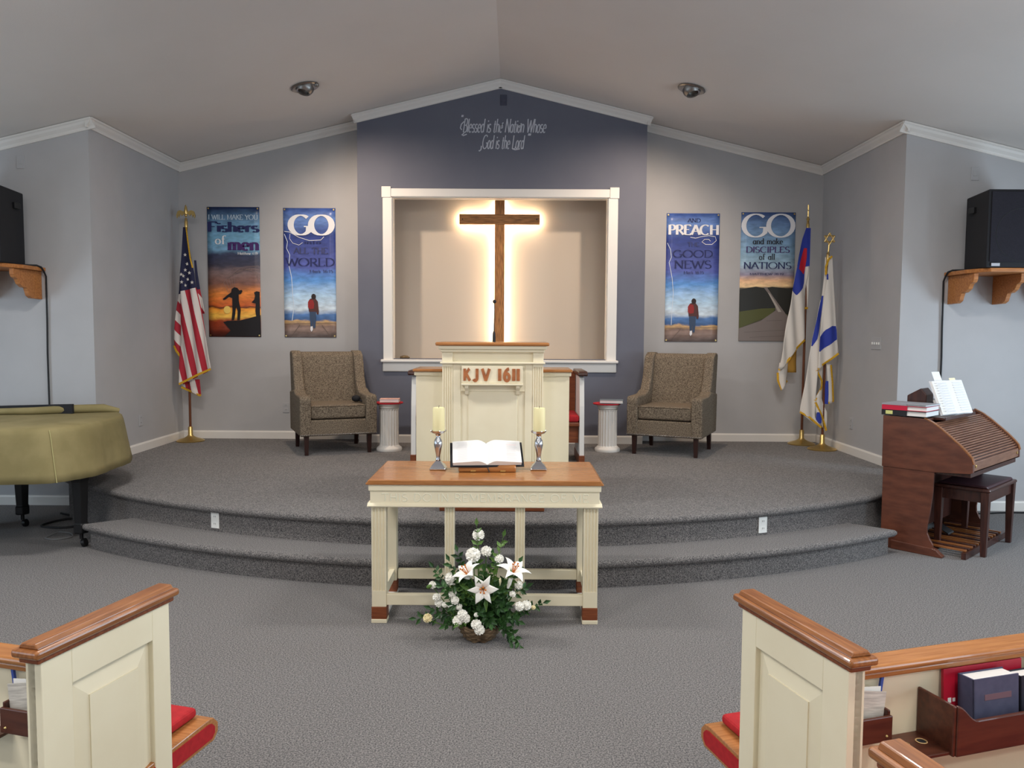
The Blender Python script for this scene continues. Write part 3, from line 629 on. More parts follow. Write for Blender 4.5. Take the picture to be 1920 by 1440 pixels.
for x, y in ((180, 310), (193, 363), (180, 398), (208, 415), (160, 424), (170, 433), (196, 452), (163, 468), (224, 470), (180, 487)):
    X, Z = (x-X1)*u1, Z1-(y-Y1)*u1; M().add([(X+a, d1(X, Z)-.006, Z+b) for a, b in star_pts(.021)], [tuple(range(10))]).build('star', CLOTHW, fs, solid=.002)
eg = M(); zt = H1+.03
eg.sphere((0, 0, zt+.02), .016, 10, 8); eg.lathe([(0, .03), (.02, .035), (.022, .06), (.018, .085), (.012, .115), (.006, .13), (0, .14)], (0, 0, zt), 12)
eg.build('finial_eagle', BRASS, fs, smooth=True)
for s in (-1, 1):
    M().prism([(0, zt+.045), (s*.03, zt+.066), (s*.06, zt+.078), (s*.09, zt+.066), (s*.106, zt+.02), (s*.095, zt-.012), (s*.085, zt+.03), (s*.075, zt+.0), (s*.06, zt+.04), (s*.045, zt+.015), (s*.02, zt+.035)], 'y', -.006, .006).build('eagle_wing', BRASS, fs)
# christian flag, cloth units are pixels of a 3x view
u2 = .00597/3; H2 = 2.46; X2, Y2, Z2 = 197, 140, 2.40
fc = flag_stand('white and blue flag with a red cross on a brass stand, by the road banner', (3.235, 8.76, S), H2, 'spear')
d2 = lambda X, Z: -.03-.05*max(0, min(1, -X*4))+.014*math.sin(X*48+Z*5)*min(1, (Z2+.1-Z)*1.2)
cloth([(138, 182, 208), (200, 162, 207), (300, 141, 206), (400, 126, 200), (490, 112, 186), (560, 100, 186), (640, 86, 188), (740, 72, 191), (758, 68, 188), (800, 64, 150), (860, 56, 108), (925, 45, 56)], X2, Y2, u2, Z2, d2, 16).build('flag_cloth', CLOTHW, fc, smooth=70, solid=.003)
cloth([(139, 181, 208), (200, 161, 207.5), (300, 140, 206.5), (348, 133, 206), (352, 133, 183), (440, 120, 180), (470, 114, 172), (486, 112, 158), (508, 134, 140)], X2, Y2, u2, Z2, d2, 12, off=.003).build('blue_canton', CLOTHB, fc, smooth=70)
cloth([(250, 172, 188), (300, 158, 189), (330, 150, 186), (365, 144, 182), (380, 160, 178), (392, 172, 176)], X2, Y2, u2, Z2, d2, 8, off=.006).build('red_cross', CLOTHR, fc, smooth=70)
cloth([(345, 182, 208), (450, 181, 208), (590, 180, 208)], X2, Y2, u2, Z2, lambda X, Z: d2(X, Z)+.012, 4).build('flag_back_fold', CLOTHW, fc, smooth=70, solid=.003)
cloth([(885, 52, 104), (950, 46, 102), (985, 50, 98), (1010, 58, 90), (1038, 66, 72)], X2, Y2, u2, Z2, lambda X, Z: d2(X, Z)+.03, 6).build('flag_corner', CLOTHW, fc, smooth=70, solid=.003)
cloth([(800, 110, 158), (880, 108, 156), (940, 106, 158)], X2, Y2, u2, Z2, lambda X, Z: d2(X, Z)+.05, 6).build('flag_back_corner', mat('gold_fold', (186, 140, 60), .8), fc, smooth=70, solid=.003)
for pts, of in (([(190, 757), (150, 800), (105, 862), (45, 925)], .006), ([(45, 940), (48, 985), (66, 1035), (100, 985)], -.026), ([(181, 580), (208, 580)], -.006)):
    fringe(pts, .022, X2, Y2, u2, Z2, d2, fc, of)
zt = H2+.02
M().lathe([(0, 0), (.014, .005), (.02, .02), (.012, .04), (.008, .05), (0, .052)], (0, 0, zt), 12).build('finial_ball', BRASS, fc, smooth=True)
n = M(); n.box(-.007, .007, -.007, .007, zt+.04, zt+.18); n.box(-.03, .03, -.006, .006, zt+.115, zt+.13); n.xf(Matrix.Rotation(R(75), 4, 'Z')); n.build('finial_cross', BRASS, fc, bevel=.003)
# israeli flag
u3 = .0057/3; H3 = 2.08; X3, Y3, Z3 = 322, 280, 2.06
fi = flag_stand('white flag with blue stripes on a brass stand with a gold star on top', (3.31, 8.36, S), H3, 'star')
d3 = lambda X, Z: -.03-.04*math.sin(min(1, max(0, Z3-Z))*1.5)+.014*math.sin(X*50+Z*3)*min(1, (Z3+.1-Z)*1.2)
dl = lambda X, Z: d3(X, Z)+.04
cloth([(285, 308, 330), (400, 302, 322), (500, 293, 310), (600, 268, 298), (700, 250, 290), (800, 236, 284), (930, 215, 276), (1050, 200, 272), (1148, 186, 272), (1180, 220, 272), (1232, 290, 304)], X3, Y3, u3, Z3, dl, 12).build('flag_cloth', CLOTHW, fi, smooth=70, solid=.003)
cloth([(500, 292, 300), (540, 284, 298), (600, 268, 292), (680, 253, 281), (740, 244, 268), (780, 240, 246)], X3, Y3, u3, Z3, dl, 6, off=.004).build('blue_stripe', CLOTHB, fi, smooth=70)
cloth([(282, 322, 340), (400, 310, 347), (550, 294, 359), (700, 278, 371), (815, 271, 383), (850, 270, 350), (880, 270, 310), (905, 269, 278)], X3, Y3, u3, Z3, d3, 14).build('flag_front_fold', CLOTHW, fi, smooth=70, solid=.003)
n = cloth([(668, 340, 366), (690, 308, 370), (728, 276, 373), (742, 274, 374), (765, 273, 340), (790, 272, 305), (810, 271, 278)], X3, Y3, u3, Z3, d3, 10, off=.004).build('blue_stripe', CLOTHB, fi, smooth=70)
cloth([(380, 308, 316), (412, 308, 317)], X3, Y3, u3, Z3, d3, 3, off=.004).build('blue_star_fold', CLOTHB, fi)
cloth([(880, 272, 310), (950, 290, 308), (1010, 302, 308), (1070, 270, 306), (1150, 276, 340), (1200, 300, 342), (1262, 332, 340)], X3, Y3, u3, Z3, lambda X, Z: d3(X, Z)+.05, 8).build('flag_lower_fold', CLOTHW, fi, smooth=70, solid=.003)
cloth([(1150, 278, 292), (1190, 275, 305), (1212, 290, 304)], X3, Y3, u3, Z3, lambda X, Z: d3(X, Z)+.03, 5).build('blue_stripe', CLOTHB, fi, smooth=70)
cloth([(880, 330, 352), (960, 336, 362), (1050, 342, 372), (1100, 342, 372)], X3, Y3, u3, Z3, lambda X, Z: d3(X, Z)+.06, 6).build('flag_back_fold', CLOTHW, fi, smooth=70, solid=.003)
cloth([(975, 328, 340), (1050, 322, 343), (1105, 322, 343)], X3, Y3, u3, Z3, lambda X, Z: d3(X, Z)+.05, 4).build('blue_stripe', CLOTHB, fi, smooth=70)
for pts, of in (([(383, 820), (340, 850), (300, 880), (269, 908)], .006), ([(186, 1150), (240, 1180), (304, 1236)], -.032), ([(270, 915), (305, 975), (303, 1010), (268, 1085)], -.038), ([(271, 1095), (310, 1170), (338, 1255)], -.038), ([(352, 885), (366, 980), (374, 1090), (345, 1098)], -.052), ([(338, 282), (318, 300), (303, 340), (303, 385)], .006)):
    fringe(pts, .02, X3, Y3, u3, Z3, d3, fi, of)
zt = H3+.16; n = M(); n.tube([(0, 0, H3), (.008, 0, H3+.11)], .008, 8); n.build('finial_rod', BRASS, fi, smooth=True)
n = M()
for rot in (0, math.pi):
    p = [(.062*math.sin(rot+2*math.pi*i/3), .062*math.cos(rot+2*math.pi*i/3)) for i in range(4)]
    for a, b in zip(p[:-1], p[1:]): n.tube([(a[0]+.01, -.002, zt+a[1]), (b[0]+.01, -.002, zt+b[1])], .007, 6)
n.build('finial_star', BRASS, fi)

# ------------------------------------------------------------------ pulpit
PY = 5.36; e = .00364                                  # metres per picture pixel at the pulpit front
t = thing('pulpit', 'cream panelled pulpit with oak top and lower side wings', 'pulpit', (-.146, PY, S))
def pb(x0, x1, y0, y1, z0, z1): return M().box(x0+.146, x1+.146, y0-PY, y1-PY, z0-S, z1-S)
pb(-.485, .195, PY+.012, PY+.45, S+.1, 1.47).build('body', CREAM, t)
pb(-.535, .24, PY-.045, PY+.50, 1.512, 1.536).build('top_board', OAK, t, bevel=.009)
pb(-.515, .222, PY-.03, PY+.48, 1.488, 1.512).build('cornice', CREAM, t, bevel=.004)
pb(-.502, .209, PY-.018, PY+.465, 1.468, 1.488).build('cornice', CREAM, t, bevel=.005)
for a, b in ((-.492, -.42), (.13, .202)):
    pb(a, b, PY-.004, PY+.02, 1.402, 1.468).build('frieze_block', CREAM, t, bevel=.002)
pb(-.505, .213, PY-.02, PY+.02, 1.388, 1.402).build('frieze_moulding', CREAM, t, bevel=.005)
def fluted(x0, x1, y, z0, z1, n, par, mt=CREAM, dep=.016, ox=0, oy=0, oz=0):
    """flat pilaster with n rounded flutes on its front"""
    w_ = x1-x0; pts = [(x0, y+dep), (x0, y)]; g = w_/(n+.6)
    for i in range(n):
        c = x0+g*(.8+i); pts += [(c-g*.34, y), (c-g*.2, y+.006), (c+g*.2, y+.006), (c+g*.34, y)]
    pts += [(x1, y), (x1, y+dep)]
    return M().prism([(a-ox, b-oy) for a, b in pts], 'z', z0-oz, z1-oz).build('pilaster', mt, par)
for a, b in ((-.49, -.42), (.13, .2)):
    fluted(a, b, PY-.004, S+.1, 1.368, 4, t, ox=-.146, oy=PY, oz=S)
    pb(a, b, PY-.004, PY+.012, 1.368, 1.388).build('pilaster_block', CREAM, t)
for a, b in ((-.42, -.365), (.075, .13)): pb(a, b, PY+.001, PY+.02, S+.1, 1.388).build('stile', CREAM, t, bevel=.003)
pb(-.365, .075, PY+.003, PY+.02, 1.2, 1.388).build('upper_panel', CREAM, t)
pb(-.315, .025, PY+.004, PY+.02, .56, 1.2).build('raised_panel', CREAM, t, bevel=.007)
pb(-.358, .062, PY-.05, PY+.003, 1.243, 1.256).build('ledge', CREAM, t, bevel=.004)
for x in (-.335, .015):
    M().prism([(-.04, 1.243-S), (.003, 1.243-S), (.003, 1.175-S), (-.012, 1.18-S), (-.02, 1.205-S), (-.038, 1.225-S)], 'x', x+.146, x+.146+.025).build('bracket', CREAM, t)
for a, b, s in ((-.685, -.487, 0), (.197, .388, 1)):
    pb(a, b, PY+.12, PY+.45, S+.1, 1.30).build('wing', CREAM, t)
    pb(a-.02 if s == 0 else a, b if s == 0 else b+.02, PY+.085, PY+.47, 1.328, 1.348).build('wing_cap', OAK, t, bevel=.007)
    pb(a-.012 if s == 0 else a, b if s == 0 else b+.012, PY+.105, PY+.46, 1.30, 1.328).build('wing_moulding', CREAM, t, bevel=.005)
    n = M()
    for i in range(9):
        x = (b-.012-i*.01) if s == 0 else (a+.006+i*.01); n.box(x+.146, x+.006+.146, .1, .106, 1.300-S, 1.322-S)
    n.build('dentil_trim', CREAM, t)
    pb(a-.012 if s == 0 else a, b if s == 0 else b+.012, PY+.105, PY+.46, S+.001, S+.1).build('base_plinth', REDWOOD, t, bevel=.006)
pb(-.51, .215, PY-.02, PY+.46, S+.001, S+.1).build('base_plinth', REDWOOD, t, bevel=.006)
# sign on the pulpit ledge
t = thing('sign_board', 'cream sign with wooden KJV 1611 letters on the pulpit ledge', 'sign', (-.148, PY-.022, 1.257))
M().box(-.208, .208, -.006, .006, 0, .118).build('board', CREAM, t, bevel=.002)
LW = mat('letter_wood', (178, 110, 64), .5, col2=(150, 86, 48), scale=20)
for ch, x0, x1 in (('K', -.196, -.145), ('J', -.135, -.093), ('V', -.077, -.01), ('I', .040, .062), ('6', .074, .126), ('I', .136, .158), ('I', .166, .188)):
    q, wd = text_quads(ch, thick=.27, thin=.24, serif=0); n = M(); lo = min(p[0] for k_ in q for p in k_); hi = max(p[0] for k_ in q for p in k_)
    for p in q: n.prism([(x0+(a-lo)/(hi-lo)*(x1-x0), .018+b*.082) for a, b, c in p], 'y', -.0125-p[0][2]*4, -.0065)
    n.build('letter', LW, t)
# gooseneck microphone
t = thing('gooseneck_microphone', 'thin black gooseneck microphone on the pulpit top', 'microphone', (-.138, PY+.02, 1.537))
M().lathe([(0, 0), (.011, 0), (.009, .06), (.005, .075), (0, .075)], seg=12).build('stem_base', BLACK, t, smooth=True)
M().tube([(0, 0, .06), (.002, 0, .15), (.004, -.006, .22), (.003, -.018, .265)], .0032, 8).build('gooseneck', BLACKM, t, smooth=True)
M().sphere((.003, -.026, .276), .0125, 12, 8, sz=1.1).build('capsule', BLACKM, t, smooth=True)

# ------------------------------------------------------------------ clergy bench behind the pulpit
t = thing('clergy_bench', 'white ended wooden bench with red cushion behind the pulpit', 'bench', (-.15, 7.55, S))
for s in (-1, 1):
    a, b = (.765, .81) if s > 0 else (-.81, -.765)
    M().prism([(-.28, .0), (.28, .0), (.30, .84), (-.20, .82), (-.25, .55)], 'x', a, b).build('end_panel', WHITE, t, bevel=.005)
    M().prism([(-.33, .85), (-.32, .835), (.32, .835), (.33, .86), (.3, .88), (-.29, .88), (-.32, .87)], 'x', a-.022, b+.022).build('arm_cap', WALNUTD, t, bevel=.012)
    M().box(a-.005, b+.005, -.29, .29, .0, .09).build('foot_block', REDWOOD, t, bevel=.004)
M().box(-.76, .76, .2, .25, .3, .86).build('backrest', REDWOOD, t, bevel=.006)
M().box(-.765, .765, -.26, .2, .36, .4).build('seat', REDWOOD, t, bevel=.01)
M().box(-.762, .762, -.27, .2, .4, .47).build('cushion', REDC, t, bevel=.025, seg=3)
M().box(-.76, .76, -.2, -.17, .2, .36).build('apron', REDWOOD, t)

# ------------------------------------------------------------------ communion table
TX, TY, TW, TD, TH = -.155, 4.2, 1.2915, .64, .8025
t = thing('communion_table', 'cream communion table with oak top and carved front inscription', 'table', (TX, TY, 0))
hw = TW/2
prof = [(-hw+.012, TH-.004), (-hw+.022, TH)]
M().prism([(-hw, TH-.028), (-hw-.002, TH-.02), (-hw+.008, TH-.012), (-hw+.012, TH-.003), (-hw+.02, TH), (hw-.02, TH), (hw-.012, TH-.003), (hw-.008, TH-.012), (hw+.002, TH-.02), (hw, TH-.028)], 'y', 0, TD).build('tabletop', OAK, t, bevel=.006)
M().box(-hw+.012, hw-.012, .012, TD-.012, TH-.064, TH-.028).build('upper_moulding', CREAM, t, bevel=.005)
M().box(-hw+.02, hw-.02, .022, TD-.022, TH-.136, TH-.064).build('apron', CREAM, t, bevel=.002)
M().prism([(.004, TH-.15), (.002, TH-.143), (.012, TH-.139), (.022, TH-.13), (TD-.022, TH-.13), (TD-.004, TH-.15)], 'x', -hw+.006, hw-.006).build('lower_moulding', CREAM, t, bevel=.002)
EN = mat('carved_cream', (234, 229, 206), .4)
x = -hw+.085; tot = TW-.165; q, wd = text_quads('THIS DO IN REMEMBRANCE OF ME', thick=.1, thin=.1, serif=0, track=.12); f = tot/wd
for ch in 'THIS DO IN REMEMBRANCE OF ME':
    n = M()
    for st in G[ch][1]:
        for i in range(len(st)-1):                      # V shaped ridge along every stroke
            (a0, b0), (a1, b1) = st[i], st[i+1]; l = math.hypot((a1-a0)*f, (b1-b0)*.04) or 1; nx, nz = -(b1-b0)*.04/l*.0032, (a1-a0)*f/l*.0032
            A = (x+a0*f, TH-.121+b0*.042); B = (x+a1*f, TH-.121+b1*.042)
            n.add([(A[0]+nx, .0218, A[1]+nz), (A[0]-nx, .0218, A[1]-nz), (A[0], .0188, A[1]), (B[0]+nx, .0218, B[1]+nz), (B[0]-nx, .0218, B[1]-nz), (B[0], .0188, B[1])], [(0, 2, 5, 3), (2, 1, 4, 5), (0, 1, 2), (3, 5, 4)])
    if G[ch][1]: n.build('carved_letter', EN, t)
    x += (G[ch][0]+.12)*f
LB = TH-.15
for s in (-1, 1):
    a, b = (hw-.105, hw-.025) if s > 0 else (-hw+.025, -hw+.105)
    fluted(a, b, .03, .18, LB-.012, 4, t, dep=.06)
    M().box(a, b, .03, .09, LB-.012, LB).build('leg_block', CREAM, t)
    M().box(a, b, .03, .095, .09, .18).build('leg', CREAM, t, bevel=.002)
    M().box(a-.002, b+.002, .027, .097, .022, .09).build('foot_band', REDWOOD, t, bevel=.002)
    M().box(a-.003, b+.003, .024, .1, .0, .022).build('foot', CREAM, t, bevel=.003)
    M().box(a+.005, b-.012, TD-.15, TD-.085, .09, LB).build('rear_leg', CREAM, t, bevel=.002)
    M().box(a+.003, b-.01, TD-.152, TD-.083, .022, .09).build('foot_band', REDWOOD, t, bevel=.002)
    M().box(a+.01, b-.01, .1, TD-.08, .0, .022).build('sled_rail', WHITE, t, bevel=.003)
    M().box(a+.025, b-.025, .09, TD-.15, .10, .16).build('side_stretcher', CREAM, t)
    M().box(a+.025, b-.025, .09, TD-.15, LB-.06, LB).build('side_rail', CREAM, t)
    c = .193*s
    fluted(c-.027, c+.027, .035, .16, LB, 3, t, dep=.04)
M().box(-hw+.1, hw-.1, .037, .073, .098, .158).build('front_stretcher', CREAM, t, bevel=.003)
M().box(-hw+.1, hw-.1, TD-.14, TD-.105, .098, .158).build('rear_stretcher', CREAM, t, bevel=.003)
# things on the table
def candlestick(x, y, lab):
    t = thing('candlestick', lab, 'candlestick', (x, y, TH+.001), 0, 'silver candlesticks on the table')
    M().prism([(-.048, 0), (.048, 0), (.046, .012), (-.046, .012)], 'y', -.046, .046).build('base', SILVER, t, bevel=.005)
    n = M(); pr = [(.043, .012), (.036, .024), (.022, .038), (.014, .05)]; vs = []
    for r, z in pr: vs += [(-r, -r, z), (r, -r, z), (r, r, z), (-r, r, z)]
    n.add(vs, [(4*i+j, 4*i+(j+1) % 4, 4*i+4+(j+1) % 4, 4*i+4+j) for i in range(3) for j in range(4)]); n.build('base_taper', SILVER, t, smooth=True)
    M().lathe([(.012, .048), (.014, .055), (.011, .065), (.013, .085), (.02, .12), (.025, .145), (.022, .17), (.013, .185), (.012, .195), (.017, .205), (.02, .208), (0, .208)], seg=12).build('stem', SILVER, t, smooth=30)
    M().lathe([(0, .206), (.02, .207), (.036, .214), (.041, .226), (.044, .227), (.04, .219), (.03, .216), (0, .215)], seg=24).build('drip_pan', SILVER, t, smooth=True)
    for a in range(0, 360, 90): M().sphere((.042*math.cos(R(a+20)), .042*math.sin(R(a+20)), .224), .006, 8, 6).build('pan_bead', SILVER, t)
def candle(x, y, lab, lean=0):
    t = thing('pillar_candle', lab, 'candle', (x, y, TH+.219), 0, 'cream pillar candles')
    M().lathe([(0, 0), (.0345, 0), (.0355, .004), (.0345, .138), (.032, .144), (.026, .141), (0, .138)], seg=28).build('wax_body', WAX, t, smooth=True)
    M().tube([(0, 0, .138), (.001, 0, .15), (.003, 0, .155)], .0014, 6).build('wick', BLACKM, t)
candlestick(-.44, 4.545, 'silver candlestick beside the open bible, under the candle with a dark wick'); candlestick(.147, 4.555, 'silver candlestick at the far side of the bible from the american flag')
candle(-.437, 4.545, 'cream pillar candle with dark wick, nearer the american flag'); candle(.149, 4.555, 'cream pillar candle nearer the organ')
t = thing('book_stand', 'low wooden stand under the open bible', 'book stand', (-.15, 4.5, TH+.001))
M().prism([(-.05, 0), (.09, 0), (.1, .115), (.085, .115), (-.055, .03), (-.055, .015)], 'x', -.165, .165).build('wedge_body', OAK, t, bevel=.006)
for x in (-.08, .09): M().box(x-.015, x+.015, -.056, -.049, .004, .012).build('hinge', BRASS, t)
t = thing('open_bible', 'open bible with white pages on the wooden stand', 'book', (-.15, 4.455, TH+.036)); t.rotation_euler = (R(33), 0, R(5))
def page(s, lift):
    def fn(u, v):
        x = s*u*.198; z = lift*(.032*math.sin(min(1, u*3.3)*math.pi/2)*(1-.5*u)+.004)
        return (x, v*.185, z+.006)
    return fn
for s in (-1, 1):
    top = M(); n = 16
    pts = [page(s, 1)(i/n, 0) for i in range(n+1)]
    ring = [(p[0], p[2]) for p in pts] + [(s*.196, .006), (0, .006)]
    top.prism(ring, 'y', 0, .185); o = top.build('page_block', PAPER, t, smooth=50)
    pr = M(); pk = M()
    for c in range(2):
        for r_ in range(15):
            u0, u1_ = .17+c*.4, .17+c*.4+random.uniform(.26, .33); v = .06+r_*.06
            q = [(u0, v), (u1_, v), (u1_, v+.026), (u0, v+.026)]
            (pk if random.random() < .25 and s > 0 else pr).add([Vector(page(s, 1)(a, b))+Vector((0, 0, .0008)) for a, b in q], [(0, 1, 2, 3)])
    pr.build('print_lines', PRINT, o); pk.build('red_print_lines', PRINTR, o)
cv = M(); cv.prism([(-.212, .002), (0, -.002), (.212, .002), (.212, .006), (0, .003), (-.212, .006)], 'y', -.012, .197); cv.build('cover', BLACKM, t)
M().tube([(.0, .002, .004), (.004, -.02, -.004), (.012, -.036, -.016)], .003, 6).build('ribbon_marker', BLACK, t)

# ------------------------------------------------------------------ flower basket
t = thing('flower_basket', 'wicker basket of white lilies and carnations below the communion table', 'flower arrangement', (-.172, 4.03, 0))
n = M()
for j in range(7):
    z = .008+j*.012; r = .072+.034*math.sin(j/6*1.5)
    pts = [((r+.004*math.cos(10*a+(j % 2)*math.pi))*math.cos(a), (r+.004*math.cos(10*a+(j % 2)*math.pi))*math.sin(a), z+.003*math.sin(7*a)) for a in [2*math.pi*k/80 for k in range(81)]]
    n.tube(pts, .0068, 6)
bk = n.build('basket', WICKER, t, smooth=True)
n = M(); n.lathe([(0, .004), (.066, .004), (.096, .08), (.08, .082), (0, .06)], seg=24); n.build('basket_lining', mat('moss', (40, 46, 28), .95), t)
M().tube([(.095*math.cos(R(a)), .02, .08+.17*math.sin(R(a))) for a in range(0, 181, 12)], .006, 6).build('basket_handle', WICKER, t, smooth=True)
def leafq(m, p, d, nrm, l, w_):
    d = d.normalized(); s = d.cross(nrm).normalized(); u = s.cross(d)
    m.add([p, p+d*l*.45+s*w_+u*l*.06, p+d*l, p+d*l*.45-s*w_+u*l*.06, p+d*l*.5-u*l*.05], [(0, 1, 4), (1, 2, 4), (2, 3, 4), (3, 0, 4)])
def spray(tip, ctrl, nl, l, w_, mt, st=(0, 0, .06)):
    m = M(); A, B, C = Vector(st), Vector(ctrl), Vector(tip); pts = [A*(1-a)**2+B*2*a*(1-a)+C*a*a for a in [i/10 for i in range(11)]]
    m.tube(pts, [.003-.0002*i for i in range(11)], 5)
    for i in range(nl):
        a = .25+.75*i/nl; p = A*(1-a)**2+B*2*a*(1-a)+C*a*a; d = ((B-A)*(1-a)+(C-B)*a).normalized()
        for s in (-1, 1):
            sd = d.orthogonal(); sd.rotate(Matrix.Rotation(random.uniform(0, 6.28), 3, d)); leafq(m, p, d*.7+sd*s, Vector((random.uniform(-.5, .5), -1, .4)), l*random.uniform(.7, 1.15), w_)
    leafq(m, C, C-B, Vector((0, -1, .3)), l, w_)
    m.build('leaf_spray', mt, t)
for tip, ct in (((-.25, -.02, .16), (-.1, 0, .1)), ((-.33, .0, .1), (-.15, 0, .11)), ((-.2, -.06, .3), (-.1, 0, .2)), ((-.24, .0, .37), (-.12, 0, .22)), ((-.12, .05, .44), (-.05, 0, .25)), ((-.16, .02, .40), (-.08, 0, .25)), ((.12, .02, .53), (.06, .02, .3)),
                ((.2, .0, .4), (.1, 0, .25)), ((.24, -.02, .28), (.1, 0, .2)), ((.33, .02, .18), (.15, 0, .13)), ((.2, -.08, .12), (.12, -.03, .14)), ((.21, -.13, .015), (.15, -.08, .12)), ((.16, -.12, .03), (.12, -.06, .13)), ((-.17, -.09, .1), (-.08, -.03, .13)), ((-.1, -.1, .12), (-.04, -.04, .16)), ((.05, -.1, .12), (.02, -.04, .18)), ((.02, 0, .35), (.02, 0, .2)), ((-.04, -.06, .28), (0, -.02, .18)), ((.1, -.07, .26), (.04, -.02, .18)), ((.15, -.06, .2), (.08, -.02, .16)), ((-.14, -.07, .2), (-.06, -.02, .16)), ((.06, .04, .42), (.03, .02, .25)), ((-.02, .05, .58), (-.01, .02, .3)), ((.0, -.1, .17), (.0, -.03, .17)), ((.17, -.03, .33), (.08, 0, .2)), ((-.09, 0, .33), (-.04, 0, .2))):
    spray(tip, ct, 13, .048, .011, LEAF if random.random() < .8 else LEAFL)
for _ in range(30):
    a = random.uniform(0, 6.28); r = random.uniform(.08, .17); spray((r*math.cos(a), r*math.sin(a)*.7-.02, random.uniform(.12, .33)), (r*.4*math.cos(a), 0, .17), 11, .05, .012, LEAF if _ % 4 else LEAFL)
def carnation(p, r, mt=PETAL):
    n = M(); P_ = Vector(p)
    for ring, (cnt, el, rr) in enumerate(((9, 5, 1), (8, 30, .95), (6, 55, .85), (4, 78, .7))):
        for i in range(cnt):
            a = 2*math.pi*(i+ring*.5)/cnt; d = Vector((math.cos(a)*math.cos(R(el)), math.sin(a)*math.cos(R(el)), math.sin(R(el)))); d.rotate(Matrix.Rotation(R(60), 3, 'X'))
            s = d.orthogonal().normalized(); s.rotate(Matrix.Rotation(random.uniform(-.5, .5), 3, d)); b = d.cross(s); L_ = r*rr
            n.add([P_, P_+d*L_*.7+s*L_*.45, P_+d*L_*1.05+s*L_*.28+b*L_*.1, P_+d*L_-b*L_*.08, P_+d*L_*1.05-s*L_*.28+b*L_*.1, P_+d*L_*.7-s*L_*.45], [(0, 1, 2, 3), (0, 3, 4, 5)])
    n.sphere(p, r*.72, 10, 6, noise=.08)
    c = n.build('carnation', mt, t); m = M(); m.tube([(P_.x*.15, P_.y*.15, .07), (P_.x*.7, P_.y*.7+.012, P_.z*.6), (P_.x, P_.y+.01, P_.z-r*.5)], .0026, 5); m.build('stem', LEAFL, c)
def pf(px, py, y=4.0):
    v = ray(px, py); k = y/v.y; return (v.x*k+.172, y-4.03, max(.02, v.z*k+1.6))
for px, py, r, dy in ((897, 1003, .026, .07), (887, 1041, .032, .02), (912, 1034, .024, .05), (936, 1048, .02, .02), (846, 1085, .028, .0), (848, 1113, .019, -.03), (811, 1097, .017, .02), (819, 1120, .018, -.02), (823, 1131, .018, -.02), (834, 1134, .012, -.04), (853, 1126, .018, -.05), (845, 1135, .014, -.05), (861, 1138, .014, -.05), (867, 1153, .022, -.09), (858, 1164, .022, -.09), (873, 1160, .02, -.09), (893, 1171, .022, -.12), (899, 1181, .022, -.12), (972, 1097, .018, -.02), (974, 1137, .02, -.05), (987, 1135, .021, -.02), (961, 1114, .014, -.04), (893, 1153, .01, -.1)):
    carnation(pf(px, py, 4.03+dy), r*1.2)
for px, py, r, dy in ((802, 1159, .024, -.02), (1000, 1139, .012, 0)): carnation(pf(px, py, 4.03+dy), r, PETALC)
def lily(p, ax, up_, r, op=1.0):
    P_ = Vector(p); d = Vector(ax).normalized(); s0 = d.orthogonal().normalized(); ly = bpy.data.objects.new('lily', None); COL.objects.link(ly); ly.parent = t
    for i in range(6):
        s = s0.copy(); s.rotate(Matrix.Rotation(i*math.pi/3+.3, 3, d)); b = d.cross(s); m = M(); ww = .46 if i % 2 else .6
        def fn(u, v):
            w_ = math.sin(math.pi*min(1, .08+.92*v)**.8)*ww*r*(1 if v < 1 else .05); f = v*r*1.05
            c = P_ + d*(f*.95-op*.55*r*v**3) + s*(.06*r+op*r*.85*v**1.7); return c + b*(u-.5)*w_ - s*(.1*r*(1-(2*u-1)**2))*v
        m.grid(fn, 4, 8); m.build('petal', PETAL, ly, smooth=True, solid=.0015)
    for i in range(5):
        a = i*1.256; q = P_+d*r*.75+(s0*math.cos(a)+d.cross(s0)*math.sin(a))*r*.16; m = M(); m.tube([P_, q], .0018, 5); m.sphere(tuple(q), .005, 6, 4); m.build('stamen', mat('pollen', (196, 112, 40), .8), ly)
    m = M(); m.tube([(P_.x*.2, P_.y*.3, .07), tuple(P_-d*r*.3+Vector((0, .02, -.02))), tuple(P_)], .0045, 6); m.build('stem', LEAFL, ly)
lily(pf(906, 1103, 3.95), (.0, -1, .15), 0, .09); lily(pf(882, 1083, 3.98), (-.45, -.3, .75), 0, .1, .9); lily(pf(960, 1078, 3.99), (.25, -.35, .8), 0, .095, 1.1)
def bud(p, ax, l, mt):
    m = M(); P_ = Vector(p); d = Vector(ax).normalized(); m.tube([P_, P_+d*l*.3, P_+d*l*.7, P_+d*l], [.005, .011, .01, .002], 8); m.build('lily_bud', mt, t, smooth=True)
bud(pf(933, 1101, 3.96), (.3, -.2, 1), .055, PETALC); bud(pf(952, 1103, 3.97), (.3, -.1, 1), .08, PETAL); bud(pf(800, 1102, 4.03), (1, 0, .5), .03, LEAFL)
for px, py, ax in ((910, 1120, (.1, -.4, -1)), (915, 1128, (.6, -.3, .5)), (888, 1105, (.4, -.3, -.6)), (958, 1090, (0, -.2, 1)), (884, 1107, (-.7, -.2, .4))):
    m = M(); leafq(m, Vector(pf(px, py, 3.96)), Vector(ax), Vector((0, -1, .2)), .075, .012); m.build('broad_leaf', LEAFL, t)

